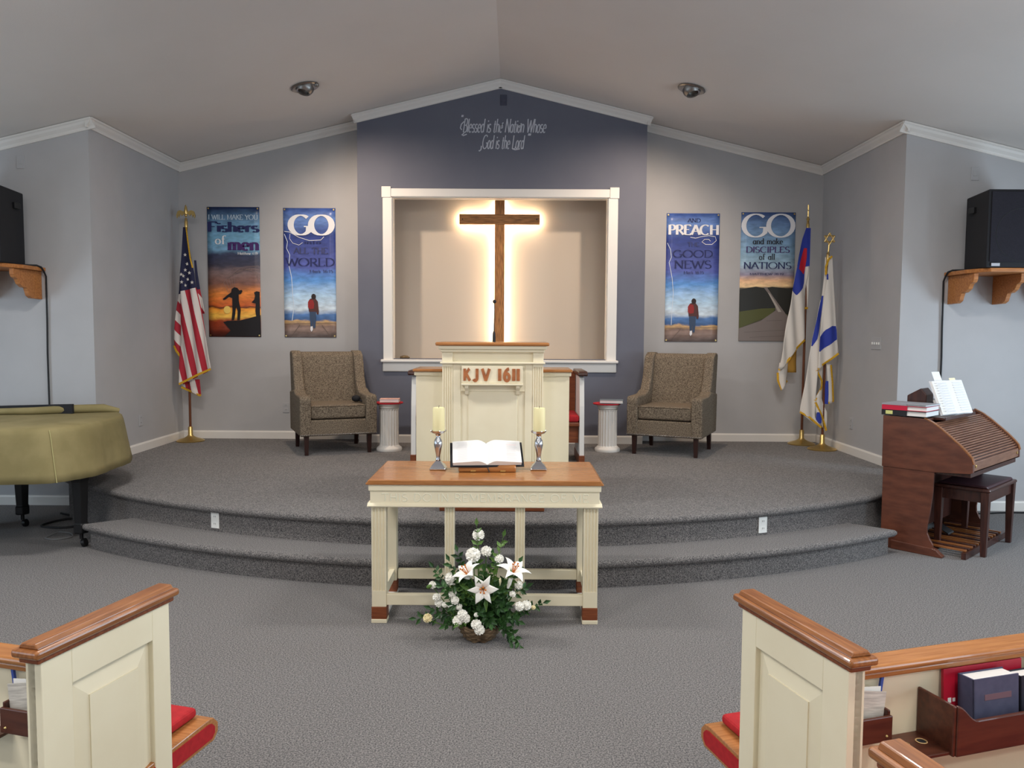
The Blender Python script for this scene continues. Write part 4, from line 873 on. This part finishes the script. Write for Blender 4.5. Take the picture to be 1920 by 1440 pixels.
# ------------------------------------------------------------------ organ (its own frame: x across, -y to the player)
OA = 43
t = thing('electric_organ', 'brown roll-top organ standing beside the stage', 'organ', (3.089, 5.554, .001), OA)
OW = 1.12
def side(a, b, nm='side_panel'):
    up_ = [(.448, .612), (.45, 1.0), (.16, .995), (.10, .965), (.045, .926), (-.02, .872), (-.084, .817), (-.13, .77), (-.158, .735), (-.17, .70), (-.172, .64), (-.15, .63), (.076, .612)]
    lo = [(.44, .0), (.44, .614), (.08, .614), (.085, .45), (.1, .3), (.115, .2), (.112, .16), (.095, .12), (.07, .08), (.07, .0)]
    sp = M().prism(up_, 'x', a, b).build(nm, WALNUT, t, bevel=.003)
    M().prism(lo, 'x', a+.004, b-.004).build('lower_side_panel', WALNUT, t, bevel=.003)
    M().prism([(.36, 0), (.36, .066), (.07, .058), (.045, .05), (.02, .025), (0, .012), (0, 0)], 'x', a-.01, b+.01).build('foot_skirt', WALNUT, t, bevel=.003)
    M().prism([(.16, .996), (.10, .967), (.045, .928), (-.02, .874), (-.084, .819), (-.13, .772), (-.16, .737), (-.172, .70), (-.178, .70), (-.166, .742), (-.135, .778), (-.088, .825), (-.022, .881), (.042, .934), (.098, .973), (.16, 1.003)], 'x', a-.001, b+.001).build('edge_band', OAKY, t)
side(0, .03); side(OW-.03, OW)
M().box(.03, OW-.03, .15, .445, .975, .993).build('top_board', WALNUT, t, bevel=.003)
M().box(.03, OW-.03, .42, .44, .05, .975).build('back_panel', WALNUTD, t)
M().box(.03, OW-.03, .3, .33, .1, .6).build('knee_panel', WALNUTD, t)
M().box(.03, OW-.03, -.15, .42, .6, .63).build('key_bed', WALNUTD, t)
curve = [(.12, .962), (.045, .908), (-.02, .856), (-.084, .8), (-.13, .752), (-.155, .715)]
NS = 19; SLAT = mat('slat_walnut', (136, 96, 74), .35, col2=(112, 74, 56), scale=6, stretch=(1, 8, 8), coat=.2)
tot = sum(math.dist(a, b) for a, b in zip(curve, curve[1:]))
def oncurve(d):
    for a, b in zip(curve, curve[1:]):
        l = math.dist(a, b)
        if d <= l+1e-9: f = d/l; return (a[0]+(b[0]-a[0])*f, a[1]+(b[1]-a[1])*f), ((b[0]-a[0])/l, (b[1]-a[1])/l)
        d -= l
    return curve[-1], ((curve[-1][0]-curve[-2][0])/l, (curve[-1][1]-curve[-2][1])/l)
pit = tot/NS
for i in range(NS):
    c, d = oncurve((i+.5)*pit); nx, nz = d[1], -d[0]
    if nz < 0: nx, nz = -nx, -nz
    h_ = pit*.36
    p = [(c[0]-d[0]*h_, c[1]-d[1]*h_), (c[0]+d[0]*h_, c[1]+d[1]*h_), (c[0]+d[0]*h_*.7+nx*.007, c[1]+d[1]*h_*.7+nz*.007), (c[0]-d[0]*h_*.7+nx*.007, c[1]-d[1]*h_*.7+nz*.007)]
    M().prism(p, 'x', .03, OW-.03).build('slat', SLAT, t)
M().prism([(a, b-.004) for a, b in curve]+[(a, b-.012) for a, b in curve[::-1]], 'x', .03, OW-.03).build('roll_top_backing', WALNUTD, t)
M().box(.03, OW-.03, -.168, -.14, .645, .712).build('front_rail', SLAT, t, bevel=.004)
for x in (.06, OW-.08): M().box(x, x+.02, -.174, -.168, .67, .69).build('roll_handle', BRASS, t, bevel=.003)
M().prism([(.16, .99), (.17, .995), (.085, .995), (.075, .988), (.075, 1.0), (.07, 1.0), (.068, .978), (.16, .978)], 'x', .16, OW-.3).build('music_ledge', WALNUTD, t)
for i in range(13):
    x = .1+i*.066; M().box(x, x+.022, -.12, .29, .05, .065).build('pedal', OAKY if i % 5 not in (1, 3) else WALNUTD, t, bevel=.003)
M().box(.07, OW-.07, .2, .29, .0, .05).build('pedal_base', WALNUTD, t)
M().box(.07, OW-.07, -.13, -.1, .0, .048).build('pedal_rail', WALNUTD, t)
M().prism([(.1, .08), (.2, .13), (.205, .14), (.105, .09)], 'x', .42, .54).build('swell_pedal', BLACK, t)
def omx(x, y, z): a = R(OA); return (3.089+x*math.cos(a)-y*math.sin(a), 5.554+x*math.sin(a)+y*math.cos(a), z)
# music books on the organ
def bk(lab, x, y, z, dx, dy, h, cov, rz=0, nm='music_book'):
    q = closed_book(nm, lab, omx(x, y, z), OA+rz, dx, dy, h, cov, 'book', 'music books on the organ'); return q
REDB = mat('red_cover', (190, 26, 58), .5); GRYB = mat('grey_cover', (150, 152, 158), .5); BLKB = mat('black_cover', (30, 30, 34), .5)
zb = 1.005
def binder(lab, x, z, h, cov, lean, tagm=None):
    tt = thing('music_binder', lab, 'binder', omx(x, .3, z), OA+lean, 'music books on the organ')
    M().box(-.125, .125, -.15, .155, .003, h-.003).build('page_block', PAPER, tt)
    n = M(); n.box(-.135, .13, -.155, .16, 0, .003); n.box(-.135, .13, -.155, .16, h-.003, h); n.box(-.137, -.132, -.02, .16, 0, h); n.build('binder_cover', cov, tt)
    if tagm: M().box(-.1385, -.137, .08, .13, .008, h-.006).build('spine_label', tagm, tt)
binder('black ring binder lowest on the organ top', .13, zb, .04, BLKB, 0, mat('yellow_tag', (206, 206, 130), .6))
binder('red music binder on the black binder', .128, zb+.041, .034, REDB, 1)
binder('thin grey music folder topmost of the binder pile', .135, zb+.076, .012, GRYB, -2)
tt = thing('metronome', 'dark wooden box on the organ behind the open hymnal', 'box', omx(.44, .34, zb), OA, None)
M().prism([(-.07, 0), (.07, 0), (.07, .13), (-.03, .19), (-.07, .14)], 'x', -.1, .05).build('case', WALNUTD, tt, bevel=.006)
M().prism([(-.07, .01), (-.075, .01), (-.075, .08), (-.07, .08)], 'x', -.06, .04).build('front_panel', BLACK, tt)
bk('black hymnal lying at the wall end of the organ top', .9, .3, zb, .24, .2, .03, BLKB); bk('thick white-paged hymnal topmost at the wall end of the organ', .9, .31, zb+.031, .22, .19, .045, GRYB, 6)
tt = thing('open_hymnal', 'open hymnal propped on the organ music ledge', 'book', omx(.475, .09, 1.006), OA); tt.rotation_euler = (R(-22), 0, R(OA-12))
for s in (-1, 1):
    n = M(); ring = [(0, -.004)]+[(s*.2*u, -.004-.012*math.sin(math.pi*min(1, u*1.3))**.7 if u < .77 else -.006) for u in [i/10 for i in range(1, 11)]]+[(s*.2, .006), (0, .006)]
    n.prism(ring, 'z', 0, .265); o = n.build('page_block', PAPER, tt, smooth=50)
    pr = M()
    for r_ in range(12): pr.box(s*.04, s*.17, -.0185, -.0178, .02+r_*.02, .026+r_*.02)
    pr.build('print_lines', PRINT, o)
M().box(-.207, .207, .007, .011, -.002, .27).build('cover', mat('white_cover', (226, 226, 230), .5), tt)
M().box(-.13, -.03, .0115, .0125, .1, .345).build('loose_page', PAPER, tt)
M().box(.07, .15, .0115, .0125, .1, .29).build('yellowed_page', PETALC, tt)
# organ bench
t = thing('organ_bench', 'dark wooden organ bench with slatted-edge seat tucked under the organ', 'bench', omx(.563, -.03, .001), OA)
t['label'] = 'dark wooden bench tucked under the roll-top organ'
M().box(-.33, .33, -.19, .19, .47, .495).build('seat', WALNUTD, t, bevel=.01)
M().prism([(-.17, .495), (.17, .495), (.16, .512), (-.16, .512)], 'x', -.3, .3).build('seat_pad', mat('plum_leather', (58, 34, 40), .35), t, bevel=.008)
for y in (-.165, .15): M().box(-.27, .27, y, y+.016, .39, .47).build('apron', WALNUTD, t)
for x in (-.3, .284): M().box(x, x+.016, -.15, .15, .39, .47).build('side_apron', WALNUTD, t)
for x in (-.298, .298):
    for y in (-.155, .155):
        n = M(); a, b = .028, .018; n.add([(x-a, y-a, .47), (x+a, y-a, .47), (x+a, y+a, .47), (x-a, y+a, .47), (x-b, y-b, 0), (x+b, y-b, 0), (x+b, y+b, 0), (x-b, y+b, 0)], [(0, 1, 2, 3), (7, 6, 5, 4), (0, 4, 5, 1), (1, 5, 6, 2), (2, 6, 7, 3), (3, 7, 4, 0)])
        n.build('leg', WALNUTD, t, bevel=.003)

# ------------------------------------------------------------------ grand piano under its cover
def smooth_path(p, n=8):
    out = []
    for i in range(len(p)-1):
        a, b, c, d = [Vector(p[max(0, min(len(p)-1, i+j))]) for j in (-1, 0, 1, 2)]
        for q in range(n):
            u = q/n; out.append(.5*((2*b)+(c-a)*u+(2*a-5*b+4*c-d)*u*u+(3*b-a-3*c+d)*u**3))
    out.append(Vector(p[-1])); return [(v.x, v.y) for v in out]
HEM = smooth_path([(-5.0, 5.3), (-4.4, 5.27), (-3.9, 5.25), (-3.5, 5.28), (-3.2, 5.36), (-3.06, 5.58), (-3.05, 5.92), (-3.1, 6.28), (-3.26, 6.6), (-3.6, 6.76), (-4.2, 6.8), (-5.0, 6.8)])
PC = (-4.2, 6.15)
t = thing('grand_piano', 'black grand piano mostly hidden under a khaki cover', 'piano', (-4.2, 6.1, 0))
ins = lambda p, k: (p[0]+(PC[0]-p[0])*k, p[1]+(PC[1]-p[1])*k)
inner = [ins(p, .12) for p in HEM]
M().prism([(x+4.2, y-6.1) for x, y in inner], 'z', .60, .85).build('case', BLACK, t, bevel=.01)
for x, y in ((-3.2, 5.72), (-4.0, 6.3), (-4.75, 5.75)):
    M().lathe([(.075, .605), (.075, .52), (.062, .49), (.048, .18), (.056, .17), (.056, .115), (.05, .105), (0, .105)], (x+4.2, y-6.1, 0), 6).build('leg', BLACK, t, bevel=.004)
    c = M(); c.tube([(x+4.2, y-6.1, .105), (x+4.2, y-6.1, .06)], .014, 8); c.lathe([(0, -.012), (.03, -.012), (.032, 0), (.03, .012), (0, .012)], (0, 0, 0), 16, mx=Matrix.Translation((x+4.22, y-6.1, .033)) @ Matrix.Rotation(R(75), 4, 'Y')); c.build('caster', BLACK, t, smooth=True)
M().prism([(-.7, .925), (.62, .925), (.62, 1.005), (-.7, .965)], 'y', .22, .25).build('music_desk', BLACKM, t, bevel=.004)
# cover: crown, skirt with folds
NP = len(HEM); vs = []; fs = []
lev = [(.0, .66, 0), (.012, .695, .25), (.03, .75, .5), (.05, .82, .8), (.06, .87, .9), (.07, .9, 1), (.09, .914, 1), (.25, .92, 1), (.5, .925, 1), (.85, .927, 1)]
for i, p in enumerate(HEM):
    for j, (k_, z, f) in enumerate(lev):
        wv = (1-f)*.007*math.sin(i*.55)+(1-f)*.003*math.sin(i*1.9+1)
        a = ins(p, k_+wv); hem = -.09*math.exp(-((i-34)/14)**2) if j == 0 else (-.07*math.exp(-((i-34)/14)**2) if j == 1 else 0)
        vs.append((a[0], a[1], z+.03*(a[0]+3.7)*(.35)*(0 if j < 2 else 1)-(.115+hem*0 if j == 0 else (.09 if j == 1 else (.05 if j == 2 else 0)))))
nl = len(lev)
for i in range(NP-1):
    for j in range(nl-1): fs.append((i*nl+j, (i+1)*nl+j, (i+1)*nl+j+1, i*nl+j+1))
fs.append(tuple(i*nl+nl-1 for i in range(NP)))
m = M(); m.add(vs, fs); pc = m.build('piano_cover', COVER, smooth=60, solid=.004); tag(pc, 'khaki canvas cover draped over the grand piano', 'cover')
m = M(); m.tube([(-5, 6.2, .945), (-4.2, 6.22, .95), (-3.85, 6.25, .955), (-3.6, 6.38, .96), (-3.42, 6.5, .955), (-3.32, 6.56, .93)], [.022, .024, .03, .034, .036, .02], 10); m.build('folded_edge', COVER, pc, smooth=True)
m = M()
for j, q in ((0, .004), (1, .006)):
    pass
sp = [vs[33*nl+j] for j in range(0, 6)]; m.tube([(a-.0+.006, b-.006, c) for a, b, c in sp], .0035, 6); m.build('seam', mat('seam_thread', (168, 160, 112), .9), pc)
# wastebasket and cables by the piano
t = thing('wastebasket', 'black wastebasket with a clear bag behind the piano leg', 'wastebasket', (-4.32, 6.25, .001))
M().lathe([(0, 0), (.1, 0), (.125, .24), (.128, .245), (.12, .245), (.095, .01), (0, .01)], seg=24).build('bin', BLACK, t, smooth=True)
M().lathe([(.121, .22), (.135, .25), (.14, .3), (.125, .33), (.13, .345)], seg=24, flute=lambda k_, i: 1+.05*math.sin(k_*2.1+i)).build('bag', mat('clear_bag', (150, 156, 158), .2), t, smooth=True)
CB = mat('cable_black', (24, 24, 26), .6)
def cable(lab, pts, r=.006, mt=CB):
    p = smooth_path([(a, b) for a, b, c in pts], 6); n = len(pts); zz = []
    for i in range(n-1):
        for q in range(6): zz.append(pts[i][2]+(pts[i+1][2]-pts[i][2])*q/6)
    zz.append(pts[-1][2]); o = M().tube([(a, b, c) for (a, b), c in zip(p, zz)], r, 6).build('cable', mt, smooth=True); tag(o, lab, 'cable'); return o
cable('black cable looping on the carpet behind the piano leg', [(-3.95, 6.75, .008), (-3.7, 6.6, .008), (-3.5, 6.45, .008), (-3.62, 6.25, .008), (-3.85, 6.3, .008), (-3.75, 6.5, .02), (-3.45, 6.6, .008), (-3.35, 6.72, .008), (-3.6, 6.85, .008)], .009)
cable('black cable hanging under the piano tail', [(-3.9, 6.9, .55), (-3.84, 6.9, .4), (-3.8, 6.92, .2), (-3.78, 6.95, .008), (-3.6, 6.9, .008)], .009)
cable('grey cable coiled under the piano tail', [(-3.6, 6.12, .007), (-3.48, 6.07, .007), (-3.42, 5.97, .007), (-3.5, 5.89, .007), (-3.6, 5.94, .007), (-3.58, 6.06, .02)], .006, mat('cable_grey', (120, 120, 120), .6))
cable('black cable along the wall behind the organ', [(3.75, 6.98, .008), (4.2, 6.96, .008), (4.5, 7.0, .008), (5.2, 6.98, .008)], .007)
# folded black stand under the piano
t = thing('folding_stand', 'black folding stand leaning under the piano', 'stand', (-3.68, 6.78, .001))
for a in (-.12, .0, .12): M().tube([(0, 0, .42), (a, -.02, .2), (a*1.3, -.06, .008)], .011, 8).build('leg', BLACKM, t)
M().lathe([(0, .38), (.022, .38), (.026, .42), (.02, .5), (0, .5)], seg=12).build('hub', BLACKM, t)

# ------------------------------------------------------------------ loudspeakers on wall shelves
PINE = mat('pine', (186, 122, 66), .45, col2=(160, 98, 48), scale=8, stretch=(1, 8, 8), coat=.1)
GRILL = mat('grille_cloth', (32, 30, 40), .9, col2=(24, 22, 30), scale=200, bump=.4)
def speaker_set(s, lab1, lab2):
    # s=+1: on the right front wall; x grows away from the alcove corner
    ex = 3.88 if s > 0 else 4.245
    def X(x): return s*(x-3.88+ex)
    zs = 2.165; zq = zs-.035
    t = thing('wall_shelf', lab1, 'shelf', (X(4.3), YF, zq), 0, 'pine speaker shelves')
    ox, oy = X(4.3), YF
    def bx(x0, x1, y0, y1, z0, z1): a, b = sorted((X(x0)-ox, X(x1)-ox)); return M().box(a, b, y0-oy, y1-oy, z0-zq, z1-zq)
    pts = [(X(x)-ox, y-oy) for x, y in ((3.86, YF-.002), (3.86, YF-.33), (3.95, YF-.55), (4.78, YF-.55), (4.78, YF-.002))]
    M().prism(pts, 'z', 0, .034).build('board', PINE, t, bevel=.006)
    for x in (3.9, 4.3, 4.66):
        pr = [(-.003, 0), (-.40, 0), (-.40, -.05), (-.385, -.075), (-.345, -.09), (-.32, -.13), (-.27, -.155), (-.22, -.16), (-.205, -.19), (-.19, -.225), (-.15, -.245), (-.003, -.25)]
        a, b = sorted((X(x)-ox, X(x+.038)-ox)); M().prism([(y, z-.001) for y, z in pr], 'x', a, b).build('bracket', PINE, t, bevel=.003)
    t = thing('loudspeaker', lab2, 'loudspeaker', (X(4.25), YF-.3, zs), 0, 'black loudspeakers on the front walls')
    ox, oy = X(4.25), YF-.3
    tr = [(X(x)-ox, y-oy) for x, y in ((3.9, YF-.56), (4.47, YF-.56), (4.37, YF-.1), (3.98, YF-.1))]
    M().prism(tr, 'z', .001, .64).build('cabinet', BLACKM, t, bevel=.012)
    a, b = sorted((X(3.925)-ox, X(4.445)-ox)); fy = YF-.562-oy
    M().box(a, b, fy-.006, fy+.001, .045, .62).build('grille', GRILL, t, bevel=.004)
    M().lathe([(.212, 0), (.216, .002), (.22, 0)], seg=40, caps=False, mx=Matrix.Translation(((a+b)/2, fy-.006, .27)) @ Matrix.Rotation(R(90), 4, 'X')).build('woofer_ring', BLACKM, t, smooth=True)
    M().box(a+.015, a+.085, fy-.008, fy-.005, .01, .035).build('badge', mat('badge', (176, 176, 182), .4), t)
    hx = X(3.93)-ox; M().box(min(hx, hx+s*.01)-.012, max(hx, hx+s*.01)+.012, -.02, .06, .48, .53).build('side_handle', BLACK, t, bevel=.004)
    m = M(); px = X(3.86) - s*.004; m.tube([(X(3.945), YF-.19, zs+.0085), (X(3.92), YF-.16, zs+.0085), (X(3.87), YF-.12, zs+.0095), (px-s*.008, YF-.09, zs-.004), (px-s*.008, YF-.06, zs-.03), (px-s*.006, YF-.02, zs-.08), (px-s*.0-.0, YF-.014, zs-.5), (px+s*.006, YF-.014, 1.4), (px+s*.005, YF-.014, .9), (px+s*.01, YF-.014, .3)], .008, 8)
    o = m.build('speaker_cable', CB, smooth=True); tag(o, 'black cable hanging from the %s speaker shelf' % ('organ side' if s > 0 else 'piano side'), 'cable')
speaker_set(1, 'pine shelf with scroll brackets on the wall above the organ', 'black loudspeaker on the pine shelf above the organ')
speaker_set(-1, 'pine shelf with scroll brackets on the wall above the piano', 'black loudspeaker on the pine shelf above the piano')

# ------------------------------------------------------------------ outlets, switches, plates
def plate(name, lab, mx, w_, h, mt, kind, group='wall plates'):
    t = thing(name, lab, 'outlet' if kind == 'o' else 'wall plate', (0, 0, 0), 0, group); t.matrix_world = mx
    M().box(-w_/2, w_/2, -.006, -.0005, -h/2, h/2).build('cover_plate', mt, t, bevel=.002)
    dk = mat('slot_dark', (90, 88, 86), .6)
    if kind == 'o':
        for z in (-.026, .026):
            M().box(-.016, .016, -.0075, -.006, z-.014, z+.014).build('socket', mt, t, bevel=.002)
            n = M(); n.box(-.008, -.005, -.0082, -.0075, z-.004, z+.008); n.box(.005, .008, -.0082, -.0075, z-.004, z+.008); n.build('socket_slot_vent', dk, t)
    elif kind == 's':
        for x in (-.069, -.023, .023, .069): M().box(x-.006, x+.006, -.016, -.006, -.012, .012).build('toggle', PLAST, t, bevel=.002)
    else:
        M().box(-.018, .018, -.009, -.006, -.02, .02).build('insert', mt, t, bevel=.002)
GP = mat('painted_plate', (178, 178, 180), .5); NP_ = mat('navy_plate', (70, 72, 88), .5)
TM = Matrix.Translation; RZ = lambda a: Matrix.Rotation(R(a), 4, 'Z')
def on_arc(dx, z): x, y = arcp(5.2, 5.11, dx); return TM((x, y-.0008, z)) @ RZ(math.degrees(math.asin(dx/5.2)))
plate('stage_outlet', 'white outlet in the stage riser on the piano side', on_arc(-1.95, .262), .072, .115, PLAST, 'o', 'outlets'); plate('stage_outlet', 'white outlet in the stage riser on the organ side', on_arc(1.93, .255), .072, .115, PLAST, 'o', 'outlets')
plate('wall_outlet', 'pale outlet on the back wall beside the armchair with the headset', TM((-2.62, WB, .73)), .072, .115, GP, 'o', 'outlets'); plate('wall_outlet', 'pale outlet on the back wall beside the armchair under the preach banner', TM((2.3, WB, .72)), .072, .115, GP, 'o', 'outlets')
plate('wall_outlet', 'pale outlet low on the alcove wall by the flags', TM((XR, 8.05, .69)) @ RZ(-90), .072, .115, GP, 'o', 'outlets'); plate('wall_outlet', 'pale outlet low on the alcove wall by the piano', TM((XL, 7.95, .69)) @ RZ(90), .072, .115, GP, 'o', 'outlets')
plate('light_switch', 'four-gang light switch plate on the alcove wall by the flags', TM((XR, 7.55, 1.52)) @ RZ(-90), .2, .115, GP, 's')
plate('blank_plate', 'painted plate high on the wall above the piano loudspeaker', TM((-4.42, YF, 3.1)), .07, .115, GP, 'b'); plate('blank_plate', 'painted plate high on the wall above the organ loudspeaker', TM((4.1, YF, 3.04)), .07, .115, GP, 'b')
plate('blank_plate', 'dark painted plate at the peak of the gable wall', TM((-.13, BUMP, 4.13)), .07, .115, NP_, 'b')
o = M().sphere((0, 0, .02), .022, 10, 6, sx=2.6, noise=.12).build('dried_leaf_cluster', mat('dried_brown', (120, 100, 72), .9, col2=(70, 56, 40), scale=40)); o.name = 'dried_flower'; o.location = (-1.22, BUMP+.03, 1.303); tag(o, 'small brown dried flower lying on the niche sill', 'dried flower')

# ------------------------------------------------------------------ pews
PANEL = CREAM
def pew(label, O, th, s, rack, full=True):
    """local x goes out from the aisle (times s), y to the front"""
    t = thing('church_pew', label, 'pew', (O[0], O[1], .001), th, 'cream pews with oak caps')
    def bx(x0, x1, y0, y1, z0, z1): a, b = sorted((s*x0, s*x1)); return M().box(a, b, y0, y1, z0, z1)
    PL = .415
    bx(.014, .037, .0, PL, .0, .86).build('end_panel', PANEL, t, bevel=.002)
    bx(-.002, .042, .0, .085, .0, .858).build('stile', PANEL, t, bevel=.002); bx(-.002, .042, PL-.065, PL, .0, .858).build('stile', PANEL, t, bevel=.002)
    bx(-.002, .042, .085, PL-.065, .775, .858).build('rail', PANEL, t, bevel=.002); bx(-.002, .042, .085, PL-.065, .0, .12).build('rail', PANEL, t, bevel=.002)
    y0, y1, z0, z1, bv = .092, PL-.072, .127, .768, .045                     # raised panel: sloped margin, flat field
    n = M(); xf_, xm = s*.0005, s*.0125
    o_ = [(xm, y0, z0), (xm, y1, z0), (xm, y1, z1), (xm, y0, z1)]; i_ = [(xf_, y0+bv, z0+bv), (xf_, y1-bv, z0+bv), (xf_, y1-bv, z1-bv), (xf_, y0+bv, z1-bv)]; m_ = [(s*.004, y, z) for _, y, z in i_]
    n.add(o_+m_+i_, [(0, 1, 5, 4), (1, 2, 6, 5), (2, 3, 7, 6), (3, 0, 4, 7), (4, 5, 9, 8), (5, 6, 10, 9), (6, 7, 11, 10), (7, 4, 8, 11), (8, 9, 10, 11)]); n.build('raised_panel', PANEL, t)
    a, b = sorted((s*-.008, s*.048)); M().box(a, b, -.012, PL+.014, .858, .872).build('cap_moulding', REDWOOD, t, bevel=.004)
    a, b = sorted((s*-.018, s*.058)); M().box(a, b, -.024, PL+.026, .872, .892).build('cap', OAKY, t, bevel=.007, seg=3)
    a, b = sorted((s*-.008, s*.048)); M().prism([(a, .892), (b, .892), (b-.008, .904), (a+.008, .904)], 'y', -.012, PL+.014).build('cap_crown', OAKY, t, bevel=.003)
    E_ = 2.4
    bx(.042, E_, .056, .08, .1, .812).build('back_panel', PANEL, t)
    bx(.042, E_, .03, .1, .825, .844).build('back_rail', OAK, t, bevel=.008, seg=3); bx(.042, E_, .038, .092, .81, .825).build('back_rail_moulding', OAK, t, bevel=.004)
    bx(.042, E_, .038, .056, .46, .505).build('lower_rail', RACKW, t, bevel=.005)
    pr = [(.06, .36), (.56, .37)]+[(.58+.045*math.cos(R(q)), .405+.04*math.sin(R(q))) for q in (-60, -20, 20, 60, 90)]+[(.06, .43)]
    a, b = sorted((s*.002, s*E_)); M().prism(pr, 'x', a, b).build('seat', OAK, t, bevel=.003)
    pi = [(.08, .374), (.555, .382)]+[(.575+.03*math.cos(R(q)), .405+.026*math.sin(R(q))) for q in (-60, -20, 20, 60, 90)]+[(.08, .418)]
    a, b = sorted((s*-.001, s*.002)); M().prism(pi, 'x', a, b).build('seat_end_cloth', REDC, t)
    bx(.045, E_, .07, .585, .446, .476).build('seat_cushion', REDC, t, bevel=.012, seg=3)
    if not full: return t
    # card holder, cup shelf, book rack
    bx(.043, .128, .006, .014, .676, .735).build('card_holder', RACKW, t, bevel=.002); bx(.043, .128, .014, .055, .676, .682).build('card_holder_floor', RACKW, t); bx(.121, .128, .014, .055, .682, .745).build('card_holder_side', RACKW, t, bevel=.002)
    M().sphere((s*.112, .0055, .69), .003, 6, 4).build('screw', BRASS, t)
    sh = bx(.145, .27, -.045, .055, .652, .66).build('cup_shelf', RACKW, t, bevel=.002)
    for x in (.165, .215):
        M().lathe([(.0105, .0), (.0135, .0015), (.0115, .0025), (.0105, .0)], (s*x, .01, .66), 20, caps=False).build('cup_ring', mat('rubber_ring', (196, 160, 110), .6), sh); M().lathe([(0, .0), (.0105, .0), (.0105, .0006), (0, .0006)], (s*x, .01, .6601), 20).build('cup_hole', BLACKM, sh)
    if rack:
        pts = [(.25, .65), (.25, .768)]+[(.25+.06*(i/8), .768-.04*(.5-.5*math.cos(math.pi*i/8))) for i in range(1, 9)]+[(.95, .728), (.95, .65)]
        M().prism([(s*x, z) for x, z in pts], 'y', -.055, -.045).build('book_rack_front', RACKW, t, bevel=.003)
        bx(.242, .25, -.052, .055, .65, .768).build('book_rack_side', RACKW, t, bevel=.003); bx(.25, .95, -.045, .055, .65, .658).build('book_rack_floor', RACKW, t)
    return t
def world_of(O, th, x, y, z): a = R(th); return (O[0]+x*math.cos(a)-y*math.sin(a), O[1]+x*math.sin(a)+y*math.cos(a), z)
PR, TR_ = (.746, 1.690), 16.8
PLO, TL_ = (-1.054, 1.703), -15.4
pew('cream pew with oak cap and a full book rack on its back', PR, TR_, 1, True)
pew('cream pew with oak cap on the piano side of the aisle', PLO, TL_, -1, False)
t2 = pew('pew showing only its oak end cap, one row behind the pew with the book rack', (.757, .895), TR_, 1, False, False)
# things in the racks
def leaning(name, lab, cat, O, th, x, w_, h, d, y, z, tilt, build, group):
    t = thing(name, lab, cat, world_of(O, th, x, y, z), th, group); t.rotation_euler = (R(tilt), 0, R(th)); build(t, w_, h, d); return t
def hymn(cov, mark=None):
    def f(t, w_, h, d):
        M().box(-w_/2+.003, w_/2-.003, -d+.003, -.003, .003, h-.003).build('page_block', PAPER, t)
        n = M(); n.box(-w_/2, w_/2, -d, -d+.003, 0, h); n.box(-w_/2, w_/2, -.003, 0, 0, h); n.box(-w_/2, -w_/2+.004, -d, 0, 0, h); n.build('book_cover', cov, t)
        if mark: M().box(-.035, .045, -d-.0006, -d, h*.62, h*.72).build('title_lettering', mark, t)
    return f
def sheetb(cov, spots=None):
    def f(t, w_, h, d):
        M().box(-w_/2, w_/2, -d, 0, 0, h).build('book_cover', cov, t, bevel=.001)
        if spots: n = M(); n.box(-w_/2+.012, -w_/2+.022, -d-.0006, -d, h*.44, h*.52); n.box(-w_/2+.026, -w_/2+.034, -d-.0006, -d, h*.45, h*.51); n.build('title_lettering', PLAST, t)
    return f
HB = mat('hymnal_cover', (74, 76, 100), .7, col2=(66, 68, 92), scale=40); TI = mat('faded_title', (108, 82, 92), .7)
DKB = mat('dark_hymnal', (30, 30, 44), .7); CRIM = mat('crimson_cover', (176, 22, 48), .45)
leaning('songbook', 'crimson songbook standing at the back of the pew rack', 'book', PR, TR_, .425, .24, .147, .008, .043, .661, -3, sheetb(CRIM, True), 'books in the pew rack')
leaning('hymnal', 'grey-blue hymnal with white page edges in the pew rack', 'book', PR, TR_, .405, .135, .138, .045, .026, .661, -3, hymn(HB, TI), 'books in the pew rack')
leaning('hymnal', 'dark hymnal at the picture edge in the pew rack', 'book', PR, TR_, .552, .14, .128, .04, .024, .661, -3, hymn(DKB), 'books in the pew rack')
leaning('songbook', 'crimson songbook farther out along the pew rack', 'book', PR, TR_, .68, .22, .147, .008, .043, .661, -3, sheetb(CRIM), 'books in the pew rack')
CARD = mat('card_stock', (206, 200, 190), .8, col2=(170, 164, 156), scale=60, stretch=(.3, 3, 3)); ENV = mat('blue_card', (60, 82, 160), .7)
def card(mt):
    def f(t, w_, h, d): M().box(-w_/2, w_/2, -d, 0, 0, h).build('card_face', mt, t)
    return f
for O, th, s, who in ((PR, TR_, 1, 'rack pew'), (PLO, TL_, -1, 'piano side pew')):
    c = leaning('visitor_card', 'printed visitor card in front in the %s holder' % who, 'card', O, th, s*.08, .064, .105, .001, .024, .684, 6, card(CARD), 'cards in pew holders'); c.rotation_euler = (R(-3), R(9*s), R(th))
    c = leaning('visitor_card', 'pale visitor card behind in the %s holder' % who, 'card', O, th, s*.078, .064, .112, .001, .032, .684, 4, card(PAPER), 'cards in pew holders'); c.rotation_euler = (R(-3), R(5*s), R(th))
    for q, (x, rr) in enumerate(((.056, -4), (.108, 10))):
        a = leaning('pew_pencil', 'blue pencil standing in the %s holder, %s the cards' % (who, ('nearer the aisle than', 'farther from the aisle than')[q]), 'pencil', O, th, s*x, .007, .135, .006, .045, .684, 3, card(ENV), 'pencils in pew holders'); a.rotation_euler = (R(-2), R(rr*s), R(th))
